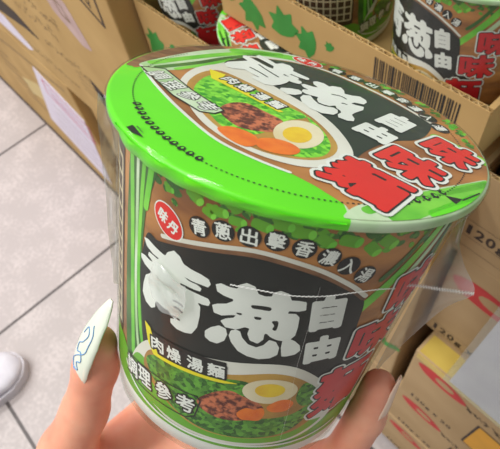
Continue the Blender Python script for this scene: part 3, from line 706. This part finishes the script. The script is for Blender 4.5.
def fnail(tip, prev, out, r, ln=17, over=6, w=5.2):
    tip = np.array(tip, float); ax = tip - np.array(prev, float); ax /= np.linalg.norm(ax)
    out = np.array(out, float); out -= ax * (out @ ax); out /= np.linalg.norm(out)
    p = [tip + ax * (s_ - 7) + out * (r + (.9 if 0 < i < 2 else .2)) for i, s_ in enumerate((-ln + 9, -2, r + 7 + over))]
    return nail('fingernail', p, np.cross(ax, out), out, [w * .8, w, w * .95, w * .7, w * .25], .4, M_NAILPLAIN)
fnail(FING[1][0][4], FING[1][0][3], (0.93, -0.36, 0.22), 6.5, 22, 3, 5.6)
fnail(FING[0][0][3], FING[0][0][2], (.5, .85, 0), 6.6)
fnail(FING[2][0][3], FING[2][0][2], (1, -.4, .3), 6.6, 14, 3)
fnail(FING[3][0][3], FING[3][0][2], (1, -.5, .4), 5.8, 12, 2, 4.4)
person.matrix_world = CUPM

# ------------------------------------------------------------------ setting: tiled floor
def floor_mat():
    m = bpy.data.materials.new('floor_tiles'); m.use_nodes = True; nt = m.node_tree; b = nt.nodes['Principled BSDF']
    tc = nt.nodes.new('ShaderNodeTexCoord'); mp = nt.nodes.new('ShaderNodeMapping')
    T = 0.4630 * H
    mp.inputs['Location'].default_value = (0.735 * H + 4 * T, 0.2815 * H + 4 * .5172, 0)
    nt.links.new(tc.outputs['Object'], mp.inputs['Vector'])
    br = nt.nodes.new('ShaderNodeTexBrick'); br.offset = 0; br.squash = 1
    br.inputs['Scale'].default_value = 1; br.inputs['Brick Width'].default_value = T; br.inputs['Row Height'].default_value = .5172
    br.inputs['Mortar Size'].default_value = 0.0042; br.inputs['Mortar Smooth'].default_value = 0.1
    br.inputs['Color1'].default_value = lin((193, 185, 184)); br.inputs['Color2'].default_value = lin((197, 187, 187)); br.inputs['Mortar'].default_value = lin((84, 76, 76))
    nt.links.new(mp.outputs['Vector'], br.inputs['Vector'])
    n1 = nt.nodes.new('ShaderNodeTexNoise'); n1.inputs['Scale'].default_value = 14; n1.inputs['Detail'].default_value = 6
    n2 = nt.nodes.new('ShaderNodeTexNoise'); n2.inputs['Scale'].default_value = 110; n2.inputs['Detail'].default_value = 5
    nt.links.new(tc.outputs['Object'], n1.inputs['Vector']); nt.links.new(tc.outputs['Object'], n2.inputs['Vector'])
    mu = nt.nodes.new('ShaderNodeMath'); mu.operation = 'MULTIPLY'; nt.links.new(n1.outputs['Fac'], mu.inputs[0]); nt.links.new(n2.outputs['Fac'], mu.inputs[1])
    cr = nt.nodes.new('ShaderNodeValToRGB'); cr.color_ramp.elements[0].position = .22; cr.color_ramp.elements[1].position = .36
    cr.color_ramp.elements[0].color = (.86, .86, .86, 1); cr.color_ramp.elements[1].color = (1.06, 1.06, 1.06, 1)
    nt.links.new(mu.outputs[0], cr.inputs['Fac'])
    mx = nt.nodes.new('ShaderNodeMix'); mx.data_type = 'RGBA'; mx.blend_type = 'MULTIPLY'; mx.inputs[0].default_value = 1
    nt.links.new(br.outputs['Color'], mx.inputs[6]); nt.links.new(cr.outputs['Color'], mx.inputs[7]); nt.links.new(mx.outputs[2], b.inputs['Base Color'])
    b.inputs['Roughness'].default_value = .45
    return m
bm = bmesh.new(); add_box(bm, -4, 4, -4, 4, -.05, 0)
struct(obj('floor', bm, floor_mat()))

# ------------------------------------------------------------------ cartons
def planar(Y):                                  # a front face at y = Y looking towards -y ; u along x, v up (metres*1000)
    def f(P, lift): return np.stack([P[:, 0] / 1000, np.full(len(P), Y - lift / 1000), P[:, 1] / 1000], 1)
    return f
def carton(label, x0, x1, y0, y1, z0, z1, m, group=None, tape=True, name='carton'):
    t = thing(name, label, 'carton', ((x0 + x1) / 2, (y0 + y1) / 2, z0), group)
    bm = bmesh.new(); w, d, h = (x1 - x0) / 2, (y1 - y0) / 2, z1 - z0
    add_box(bm, -w, w, -d, d, 0, h)
    bmesh.ops.bevel(bm, geom=bm.edges[:], offset=.003, segments=2, affect='EDGES', profile=.6)
    obj('carton_body', bm, m, t)
    if tape:
        bm = bmesh.new(); add_box(bm, -w * .995, w * .995, -.03, .03, h - .0004, h + .0004)
        obj('packing_tape', bm, M_TAPE, t)
    return t, w, d, h
def face_print(t, d): return Print(planar(-d))
def sub_text(p, s, cx, cy, size, m, lift, gap=1.05, sx=1.0, cell=1.0, grow=0.0):
    n = len(s)
    for i, ch in enumerate(s):
        if ch != ' ':
            S, sz = glyph(ch); k = size * .72
            sh = Shape(S * np.array([k * sx, k]) + np.array([cx + (i - (n - 1) / 2) * size * .62 * gap * sx, cy - (size * .12 if ch in 'gx' else 0)]), 0)
            p.add(sh, m, lift, cell, grow)

# left stack, on the floor
YL = 0.1955
lc, w, d, h = carton('upright kraft carton on the floor with a pink-bordered white sheet on its face', -1.9, -0.884, YL, YL + .42, 0, H - .6902, M_KRAFT)
p = face_print(lc, d); X0 = (-1.9 - .884) / 2
def lx(x): return (x * H - X0) * 1000            # from unit-height coordinates to this face's mm
def lz(z): return (H + z * H) * 1000
p.add(poly([(lx(-1.13), lz(-.79)), (lx(-1.0), lz(-.735)), (lx(-.985), lz(-.785)), (lx(-1.12), lz(-.84))], False), M_TAPE, .3, 6)
p.add(stroke([(lx(-1.25), lz(-.70)), (lx(-1.05), lz(-.66)), (lx(-.8), lz(-.63))], 6, False), M_BOXFAINT, .3, 4)
for k in range(5): p.add(stroke([(lx(-1.3 + .03 * k), lz(-.75 - .03 * k)), (lx(-1.16 + .02 * k), lz(-.75 - .03 * k))], 7, False), M_BOXFAINT, .3, 4)
p.build('carton_print', lc)
lr, w, d, h = carton('kraft carton on the floor right of the carton with the pink-bordered sheet', -0.872, -0.504, YL + .020, YL + .40, 0, H - .6902, M_KRAFT)
p = face_print(lr, d); X0 = (-.872 - .504) / 2
p.add(poly([(-40, 250), (-10, 215), (4, 120), (-6, 118), (-30, 190)], False), M_PAPER, .3, 4)
p.build('torn_label', lr)
ul, w, d, h = carton('large kraft carton on top of the left stack with dark signs and text', -1.5, -0.5055, YL + .0005, YL + .42, H - .69, H - .20, M_KRAFT)
X0 = (-1.5 - .5055) / 2; Z0 = H - .69
p = face_print(ul, d)
def ux(x): return (x * H - X0) * 1000
def uz(z): return (H + z * H - Z0) * 1000
p.add(poly([(ux(-.99), uz(-.47)), (ux(-.83), uz(-.478)), (ux(-.765), uz(-.505)), (ux(-.82), uz(-.505)), (ux(-.99), uz(-.53))], False), M_BOXINK, .3, 5)
for x0, x1 in ((-.575, -.471),):
    p.add(stroke([(ux(-.56), uz(-.29)), (ux(-.471), uz(-.333)), (ux(-.466), uz(-.27))], 4.5, False), M_BOXINK, .3, 3)
    p.add(stroke([(ux(-.545), uz(-.26)), (ux(-.487), uz(-.317)), (ux(-.482), uz(-.27))], 3, False), M_BOXINK, .3, 3)
p.add(poly([(ux(-.64), uz(-.33)), (ux(-.565), uz(-.345)), (ux(-.545), uz(-.405)), (ux(-.57), uz(-.41)), (ux(-.62), uz(-.38))], False), M_PURPLE, .3, 5)
p.add(stroke([(ux(-.60), uz(-.352)), (ux(-.583), uz(-.358)), (ux(-.577), uz(-.378)), (ux(-.594), uz(-.374)), (ux(-.60), uz(-.352))], 3, False), M_BOXFAINT, .45, 2)
p.build('mauve_patch', ul); p = face_print(ul, d)
def marks(t, x0, z, n, sz, m, name='carton_lettering', y=None, seed=1):
    """a printed line too blurred to read: short irregular strokes"""
    q = Print(planar(-d if y is None else y)); rg = random.Random(seed)
    for k in range(n):
        x = x0 + k * sz * 1.25
        for e in range(3):
            a = np.array([x + rg.uniform(0, sz * .8), z + rg.uniform(0, sz)]); b = a + np.array([rg.uniform(-.7, .7) * sz, rg.uniform(-.5, .5) * sz])
            q.add(stroke([a, b], sz * .16, False), m, .3, max(.7, sz * .07))
    q.build(name, t)
marks(ul, ux(-.77), uz(-.418), 9, 15, M_BOXFAINT, seed=2); marks(ul, ux(-.79), uz(-.450), 8, 15, M_BOXFAINT, seed=3)
marks(ul, ux(-.74), uz(-.492), 9, 13, M_BOXFAINT, seed=4); marks(ul, ux(-.86), uz(-.560), 14, 12, M_BOXFAINT, seed=5)
p.add(poly([(ux(-1.0), uz(-.53)), (ux(-.93), uz(-.53)), (ux(-.85), uz(-.565)), (ux(-.88), uz(-.58)), (ux(-1.0), uz(-.575))], False), M_PAPER, .3, 6)
p.add(poly([(ux(-.592), uz(-.502)), (ux(-.574), uz(-.498)), (ux(-.596), uz(-.585)), (ux(-.612), uz(-.585))], False), M_PAPER, .3, 3)
p.build('white_patch', ul); p = face_print(ul, d)
for k in range(4): p.add(stroke([(ux(-.66), uz(-.50 - .012 * k)), (ux(-.60 + .004 * k), uz(-.50 - .012 * k))], 2.5, False), M_BOXFAINT, .3, 3)
p.add(poly([(ux(-.615), uz(-.487)), (ux(-.585), uz(-.50)), (ux(-.585), uz(-.54)), (ux(-.605), uz(-.535))], False), M_BOXINK, .3, 4)
p.build('carton_print', ul)
# the sheet stuck to the lower carton
sheet_t = thing('paper_sheet', 'white sheet with a pink border on the face of the left lower carton', 'paper', (-0.93 * H, YL, 0))
bm = bmesh.new()
q = [(-.94, -.652), (-.775, -.69), (-.85, -.965), (-1.09, -.905)]
vs = [bm.verts.new(((x + .93) * H, -.0012, (1 + z) * H)) for x, z in q]; bm.faces.new(vs)
r = bmesh.ops.extrude_face_region(bm, geom=bm.faces[:]); bmesh.ops.translate(bm, verts=[v for v in r['geom'] if isinstance(v, bmesh.types.BMVert)], vec=(0, .001, 0))
bmesh.ops.recalc_face_normals(bm, faces=bm.faces)
obj('sheet', bm, M_PAPER, sheet_t)
p = Print(planar(-.0013))
def sx_(x): return (x + .93) * H * 1000
def sz_(z): return (1 + z) * H * 1000
p.add(stroke([(sx_(-.925), sz_(-.675)), (sx_(-.77), sz_(-.705)), (sx_(-.785), sz_(-.765)), (sx_(-.945), sz_(-.725)), (sx_(-.925), sz_(-.675))], 5, False), M_PINK, .2, 3)
for k in range(3): p.add(stroke([(sx_(-.92), sz_(-.70 - .013 * k)), (sx_(-.80), sz_(-.722 - .013 * k))], 3, False), M_PINK, .2, 3)
for k in range(4): p.add(stroke([(sx_(-.96 - .02 * k), sz_(-.77 - .035 * k)), (sx_(-.82 - .01 * k), sz_(-.80 - .035 * k))], 2.4, False), M_BOXFAINT, .2, 2.5)
p.build('sheet_print', sheet_t)

# open display trays
def fluted(name, x0, x1, y, z, parent, t=.0042, per=.0072):
    """the cut corrugated edge along the top of a wall"""
    n = int((x1 - x0) / per * 10); V = []; F = []
    rng = random.Random(int(abs(x0) * 1000))
    for i in range(n + 1):
        x = x0 + (x1 - x0) * i / n; o = math.sin(2 * PI * (x - x0) / per) * t * .34
        j = .0009 * math.sin(i * .37) + rng.uniform(-.0004, .0005)
        for yy, zz in ((o - .0003, -.006), (o + .0003, -.006), (o + .0003, j), (o - .0003, j)): V.append((x, y + t / 2 + yy, z + zz))
    for i in range(n):
        a = 4 * i
        for k in range(4): F.append((a + k, a + 4 + k, a + 4 + (k + 1) % 4, a + (k + 1) % 4))
    return pyobj(name, V, F, M_KRAFTEDGE, parent, False)
def tray(label, x0, x1, y0, y1, z0, zf, zb, m):
    t = thing('display_tray', label, 'tray', ((x0 + x1) / 2, y0, z0)); w = (x1 - x0) / 2; D = y1 - y0; T = .0042
    hf, hb = zf - z0, zb - z0
    bm = bmesh.new(); add_box(bm, -w, w, 0, D, 0, .002); obj('tray_bottom', bm, m, t)
    bm = bmesh.new()
    add_box(bm, -w, w, 0, .0007, .002, hf); add_box(bm, -w, w, T - .0007, T, .002, hf); add_box(bm, -w, w, .0007, T - .0007, .002, hf - .005)
    fwall = obj('front_wall', bm, m, t)
    fluted('corrugated_edge', -w, w, 0, hf, fwall)
    bm = bmesh.new(); add_box(bm, -w, w, D - T, D, .002, hb); obj('back_wall', bm, m, t)
    for s_ in (-1, 1):
        bm = bmesh.new()
        xa, xb = (-w, -w + T) if s_ < 0 else (w - T, w)
        pr = [(T, .002), (D - T, .002), (D - T, hb), (T + .05, hf + .002), (T, hf - .001)]
        va = [bm.verts.new((xa, y, z)) for y, z in pr]; vb = [bm.verts.new((xb, y, z)) for y, z in pr]
        bm.faces.new(va); bm.faces.new(vb[::-1])
        for i in range(5): bm.faces.new((va[i], vb[i], vb[(i + 1) % 5], va[(i + 1) % 5]))
        bmesh.ops.recalc_face_normals(bm, faces=bm.faces)
        obj('side_wall', bm, m, t)
    return t, w, fwall
def leaf(cx, cy, s, dg):
    P = []
    for k, (r_, a) in enumerate(((1.0, 90), (.62, 66), (.98, 42), (.62, 22), (.9, -4), (.55, -40), (.4, -90), (.55, -140), (.9, 184), (.62, 158), (.98, 138), (.62, 114))):
        P.append((r_ * s * math.cos(rad(a)), r_ * s * math.sin(rad(a))))
    return poly(rot2(np.array(P), dg) + np.array([cx, cy]), False, s * .06)

ta, wa, fa = tray('open kraft tray with green leaf print, lower of the two open trays', -.4995, -.083, .224, .52, H - .4435, H - .341, H - .344, M_KRAFT)
XA = (-.4995 - .083) / 2
bm = bmesh.new(); add_box(bm, -.4945 - XA, -.385 - XA, .012, .125, .002, .0418); obj('tray_insert', bm, M_KRAFT, ta)
p = Print(planar(0))
for x, z, s, dg in ((-185, 52, 20, 30), (-150, 40, 16, 100), (-175, 24, 13, 200), (-120, 62, 13, 60), (-128, 26, 18, 0), (-80, 50, 22, 40), (-40, 30, 24, 160)):
    p.add(leaf(x, z, s, dg), M_BOXGREEN, .25, 1.5)
p.add(poly([(-204, 4), (-196, 60), (-176, 30), (-160, 4)]), M_BOXGREEN, .22, 2)
for x, z in ((-150, 66), (-112, 44), (-100, 70), (-135, 14)): p.add(ellipse(x, z, 7, 3, 40), M_BOXGREEN, .22, 1)
p.build('leaf_print', fa)
tb, wb, fb = tray('open kraft tray with barcode and green leaf print, stacked behind the held cup', -.372, -.092, .254, .56, H - .3180, H - .2655, H - .255, M_KRAFT)
XB = (-.372 - .092) / 2
def bx_(x): return (x - XB) * 1000
p = Print(planar(0)); pbar = Print(planar(0))
rng = random.Random(5); x = bx_(-.187)
while x < bx_(-.112):
    wd = rng.choice((.9, .9, 1.4, 2.1)); pbar.add(poly([(x, 12), (x + wd, 12), (x + wd, 46.5), (x, 46.5)], False), M_BLACK_INK, .25, .9)
    x += wd + rng.choice((.7, .7, .9, 1.5))
for xx, z, s, dg in ((bx_(-.285), 24, 19, 20), (bx_(-.255), 22, 16, 80), (bx_(-.232), 30, 6, 40), (bx_(-.205), 4, 8, 10), (bx_(-.325), 22, 19, 140), (bx_(-.24), 8, 4, 0),(bx_(-.352), 30, 12, 60)):
    p.add(leaf(xx, z, s, dg), M_BOXGREEN, .22, 1.0)
pbar.build('barcode', fb)
p.build('leaf_print', fb); p = Print(planar(0))
p.add(poly([(bx_(-.13), 2), (bx_(-.112), 7), (bx_(-.0935), 16), (bx_(-.0935), 2)]), M_BOXGREEN, .22, 1.0)
p.build('corner_print', fb)

# right column
YU, YLO = .258, .225
tu, wu, fu = tray('open kraft tray topping the right stack of cartons, printed 120g', -.088, .26, YU, YU + .30, H - .4370, H - .325, H - .33, M_KRAFT2)
def logo_oval(t, x, z, w, y):
    p = Print(planar(y)); s = w / 2
    p.add(poly([(x - s, z + .26 * s), (x - .45 * s, z + .48 * s), (x + .3 * s, z + .42 * s), (x + .95 * s, z + .08 * s), (x + s, z - .22 * s), (x + .4 * s, z - .42 * s), (x - .5 * s, z - .36 * s), (x - .95 * s, z - .06 * s)]), M_BOXRED, .22, 1.2)
    p.add(ellipse(x + .12 * s, z + .03 * s, .40 * s, .22 * s, -6), M_KRAFT2, .3, 1.0)
    p.build('carton_logo', t)
def line_text(t, s, x0, z, pitch, hgt, m, y, grow=.5, name='carton_lettering', cell=.8):
    p = Print(planar(y)); x = x0
    for ch in s:
        if ch == ' ': x += pitch * .45; continue
        full = ord(ch) > 255
        w = pitch * (.92 if full else .74 if ch != '1' else .3); h_ = hgt * (1 if ch.isdigit() or full else .8)
        p.add(text(ch, x + pitch * .5, z + (h_ - hgt) / 2 - (hgt * .18 if ch == 'g' else 0), w, h_), m, .25, cell * .7, grow * .55)
        x += pitch
    return p.build(name, t)
def rule(t, x0, x1, z, y):
    p = Print(planar(y)); p.add(stroke([(x0, z), (x1, z)], .9, False), M_BOXINK, .22, 1.5); p.build('carton_rule', t)
line_text(fu, '120g x 20', -.080 * 1000 - 86, 40, 10.2, 12, M_BOXINK, 0, .9)
rule(fu, -166, 160, 52, 0); rule(fu, -166, 160, 29, 0); rule(fu, -166, 160, 14, 0)
def warning_sign(t, x, z, w, h, y):
    p = Print(planar(y))
    p.add(rbox(x, z, w, h, 2), M_BOXINK, .22, 3); p.add(rbox(x, z, w - 6, h - 6, 1), M_BOXGOLD, .3, 3)
    p.add(poly([(x - .2 * w, z - .3 * h), (x + .22 * w, z - .26 * h), (x + .02 * w, z + .02 * h), (x + .16 * w, z + .26 * h), (x - .08 * w, z + .2 * h)]), M_BOXINK, .4, 2)
    p.build('warning_sign', t)
names = ['kraft carton printed 120g directly under the open tray of the right stack', 'kraft carton with yellow tape on its exposed top ledge, under the price card', 'kraft carton second from the floor in the right stack', 'kraft carton at the foot of the right stack']
zs = [(H - .622, H - .4372, -.077, .26, YU), (H - .788, H - .622, -.064, .262, YLO), (H - .955, H - .788, -.068, .26, YLO + .002), (H - 1.122, H - .955, -.066, .261, YLO)]
for k, (lab, (z0, z1, x0, x1, y0)) in enumerate(zip(names, zs)):
    t, w, d, h = carton(lab, x0, x1, y0, y0 + .30, z0 + .0003, z1 - .0003, M_KRAFT2, 'cartons in the right stack')
    cx = (x0 + x1) / 2
    if k == 0:
        logo_oval(t, (-.030 - cx) * 1000, (H - .486 - z0) * 1000, 78, -d)
        line_text(t, '120g x 20', (-.070 - cx) * 1000, 17, 10.4, 12, M_BOXINK, -d, .9)
        rule(t, -w * 1000 + 6, w * 1000 - 6, 27, -d); rule(t, -w * 1000 + 6, w * 1000 - 6, 7, -d)
    else:
        if k == 1:
            bm = bmesh.new(); add_box(bm, -w + .004, w - .01, -d + .0025, -d + .03, h - .0003, h + .0003); add_box(bm, -w + .004, w - .01, -d - .0003, -d + .0003, h - .016, h - .002); obj('packing_tape', bm, M_TAPE, t)
        logo_oval(t, (-.020 - cx) * 1000, h * 1000 - 32, 66, -d)
        line_text(t, '120g x 20', (-.047 - cx) * 1000, 16, 8.6, 10, M_BOXINK, -d, .55)
        marks(t, (.017 - cx) * 1000, h * 1000 - 44, 5, 9, M_BOXINK, y=-d, seed=8)
        marks(t, (.019 - cx) * 1000, h * 1000 - 44, 5, 9, M_BOXINK, y=-d, seed=9)
        warning_sign(t, (.080 - cx) * 1000, h * 500 - 24, 84, 96, -d)
pal = thing('pallet', 'dark base under the foot of the right stack of cartons', 'pallet', (.1, .38, 0))
bm = bmesh.new(); add_box(bm, -.165, .16, -.14, .15, .020, .0280)
obj('deck', bm, M_BOXINK, pal)
for x in (-.14, 0, .13):
    bm = bmesh.new(); add_box(bm, x - .02, x + .02, -.14, .15, 0, .020); obj('runner', bm, M_BOXINK, pal)
# column under the two open trays
labs = ['kraft carton with a green tick right below the leaf-printed lower tray', 'second kraft carton down below the leaf-printed lower tray', 'third kraft carton down below the leaf-printed lower tray', 'bottom kraft carton on the floor below the leaf-printed tray']
hh = (H - .4438) / 4
for k in range(4):
    z1 = H - .4438 - k * hh
    t, w, d, h = carton(labs[k], -.488, -.084, .230 + .001 * (k % 2), .53, z1 - hh + .0002, z1 - .0002, M_KRAFT2, 'cartons below the lower tray')
    zt = ((H - .692) - (z1 - hh)) * 1000
    if 0 < zt < h * 1000:
        p = face_print(t, d); p.add(stroke([(w * 1000 - 34, zt + 26), (w * 1000 - 22, zt - 6), (w * 1000 - 5, zt + 10)], 11, False), M_BOXGREEN, .25, 2); p.build('green_tick', t)
    line_text(t, '120g x 20', w * 1000 - 110, 24, 10, 12, M_BOXFAINT, -d, .5)
    logo_oval(t, -w * 1000 + 60, h * 500, 70, -d)

# price card leaning on the right stack
card = thing('price_card', 'white price card in a clear sleeve leaning on the cartons of the right stack', 'price card')
o_ = np.array([-.0220, .2205, H - .622]); u_ = np.array([1, 0, 0.]); v_ = np.array([.003, .030, .27]); v_ /= np.linalg.norm(v_); u_ -= v_ * (u_ @ v_); u_ /= np.linalg.norm(u_); n_ = np.cross(u_, v_)
card.matrix_world = Matrix.Translation(o_) @ Matrix(((u_[0], -n_[0], v_[0]), (u_[1], -n_[1], v_[1]), (u_[2], -n_[2], v_[2]))).to_4x4()
bm = bmesh.new(); add_box(bm, .007, .182, -.0008, -.0002, .006, .262); obj('card', bm, M_PAPER, card)
bm = bmesh.new(); add_box(bm, 0, .19, -.0016, -.0013, 0, .27); obj('sleeve', bm, M_SLEEVE, card)
line_text(card, '製', 57, 118, 9, 10, M_BLACK_INK, -.0009, .15, 'card_lettering', .5)
line_text(card, '12', 52, 103, 5, 6, M_BLACK_INK, -.0009, .15, 'card_lettering', .5)

# ------------------------------------------------------------------ cups in the trays
def place_cup(o, x, y, z, rz, label, group='noodle cups in the open trays', tilt=0):
    o.matrix_world = Matrix.Translation((x, y, z)) @ Matrix.Rotation(rad(rz), 4, 'Z') @ Matrix.Rotation(rad(tilt), 4, 'X')
    tag(o, label, 'noodle cup', group)
spots = [(-.147, .3115, H - .3158, -14, 'wrapped noodle cup in the barcode tray, its white title facing out'),
         (-.284, .3135, H - .3158, 114, 'wrapped noodle cup in the barcode tray, its brown grid panel facing out'),
         (-.322, .2835, H - .4413, -76, 'wrapped noodle cup in the lower tray, its lid showing in front of the barcode tray'),
         (-.4408, .287, H - .4013, 2, 'wrapped noodle cup at the left end of the lower tray, red lettering on its side'),
         (-.033, .3185, H - .4348, 130, 'noodle cup at the right photo edge, in the tray on the right stack')]
for i, (x, y, z, rz, lab) in enumerate(spots):
    o = TRAYCUP if i == 0 else copy_tree(TRAYCUP)
    place_cup(o, x, y, z, rz, lab)

# ------------------------------------------------------------------ a shoe on the floor
def shoe():
    t = thing('shoe', 'white sneaker toe on the floor tiles at the left edge', 'shoe', (-.632 * H, -.212 * H, 0))
    t.rotation_euler = (0, 0, rad(-8)); t.scale = (1.12, 1.12, 1.12)
    V = []; F = []; nS, nA = 26, 28
    Lg = .27
    def half(s):  # half width along the length, s = 0 toe .. 1 heel
        return np.interp(s, [0, .02, .06, .14, .3, .45, .6, .8, .93, 1], [.004, .018, .032, .044, .048, .043, .036, .036, .030, .008])
    def top(s): return np.interp(s, [0, .02, .06, .15, .3, .45, .6, .75, .9, 1], [.026, .034, .042, .050, .060, .078, .092, .095, .090, .060])
    for i in range(nS + 1):
        s = (i / nS) ** 1.5; w = half(s); h = top(s)
        for k in range(nA):
            a = 2 * PI * k / nA; cx, cz = math.cos(a), math.sin(a)
            e = .75; x = w * math.copysign(abs(cx) ** e, cx); z = .018 + (h - .018) * (.5 + .5 * math.copysign(abs(cz) ** e, cz))
            V.append((x, -Lg * s, z))
    for i in range(nS):
        for k in range(nA):
            k2 = (k + 1) % nA; F.append((i * nA + k, i * nA + k2, (i + 1) * nA + k2, (i + 1) * nA + k))
    F.append(tuple(range(nA))); F.append(tuple(nS * nA + k for k in range(nA)))
    o = pyobj('upper', V, F, M_SHOE, t)
    bm = bmesh.new(); bm.from_mesh(o.data); bmesh.ops.recalc_face_normals(bm, faces=bm.faces); bm.to_mesh(o.data); bm.free()
    out = [(half(s) * 1.07 + .001, -Lg * s + (.003 if s < .05 else 0)) for s in np.linspace(0, 1, 24) ** 1.5]
    pts = out + [(-x, y) for x, y in out[::-1]]
    bm = bmesh.new(); va = [bm.verts.new((x, y, 0)) for x, y in pts]; vb = [bm.verts.new((x, y, .024)) for x, y in pts]
    bm.faces.new(va[::-1]); bm.faces.new(vb)
    for i in range(len(pts)): bm.faces.new((va[i], va[(i + 1) % len(pts)], vb[(i + 1) % len(pts)], vb[i]))
    obj('sole', bm, M_SHOESOLE, t)
    for s in (.24, .31, .38):
        bm = bmesh.new(); hz = top(s) + .002
        vs = []
        for k in range(11):
            x = -.024 + .048 * k / 10; z = hz - .006 * (k / 5 - 1) ** 2
            for dy, dz in ((-.004, 0), (.004, 0), (.004, .003), (-.004, .003)): vs.append(bm.verts.new((x, -Lg * s + dy, z + dz)))
        for k in range(10):
            for q in range(4): bm.faces.new((vs[4 * k + q], vs[4 * k + 4 + q], vs[4 * k + 4 + (q + 1) % 4], vs[4 * k + (q + 1) % 4]))
        bmesh.ops.recalc_face_normals(bm, faces=bm.faces)
        obj('lace', bm, M_SHOE, t)
    cu = []
    bm = bmesh.new()
    for k in range(16):
        a = k / 15; x = -.042 + .084 * a; s = .17 + .05 * abs(2 * a - 1) ** 2
        z = .018 + (top(s) - .018) * (.5 + .5 * (max(0, 1 - (abs(x) / half(s)) ** (2 / .75))) ** (.375)) + .0006
        bmesh.ops.create_uvsphere(bm, u_segments=6, v_segments=4, radius=.0013, matrix=Matrix.Translation((x, -Lg * s, z)))
    obj('stitching', bm, M_SHOEDARK, t)
shoe()

# ------------------------------------------------------------------ light: the shop's ceiling lamps and its bright surroundings
def area(name, loc, sx, sy, power, rot=(0, 0, 0), col=(1, .98, .95)):
    l = bpy.data.lights.new(name, 'AREA'); l.shape = 'RECTANGLE'; l.size = sx; l.size_y = sy; l.energy = power; l.color = col
    o = bpy.data.objects.new(name, l); C.objects.link(o); o.location = loc; o.rotation_euler = rot; return o
area('ceiling_lamp', (-.8, -.9, 3.0), .3, 3.0, 66)
area('ceiling_lamp', (-2.0, -.9, 3.0), .3, 3.0, 62)
area('ceiling_lamp', (-3.5, -.9, 3.0), .3, 3.0, 40)
w = bpy.data.worlds.new('shop_surroundings'); sc.world = w; w.use_nodes = True
w.node_tree.nodes['Background'].inputs[0].default_value = (1.0, .98, .96, 1); w.node_tree.nodes['Background'].inputs[1].default_value = .40

sc.view_settings.view_transform = 'Standard'; sc.view_settings.look = 'None'; sc.view_settings.gamma = 1; sc.view_settings.use_curve_mapping = False
sc.view_settings.exposure = -0.15
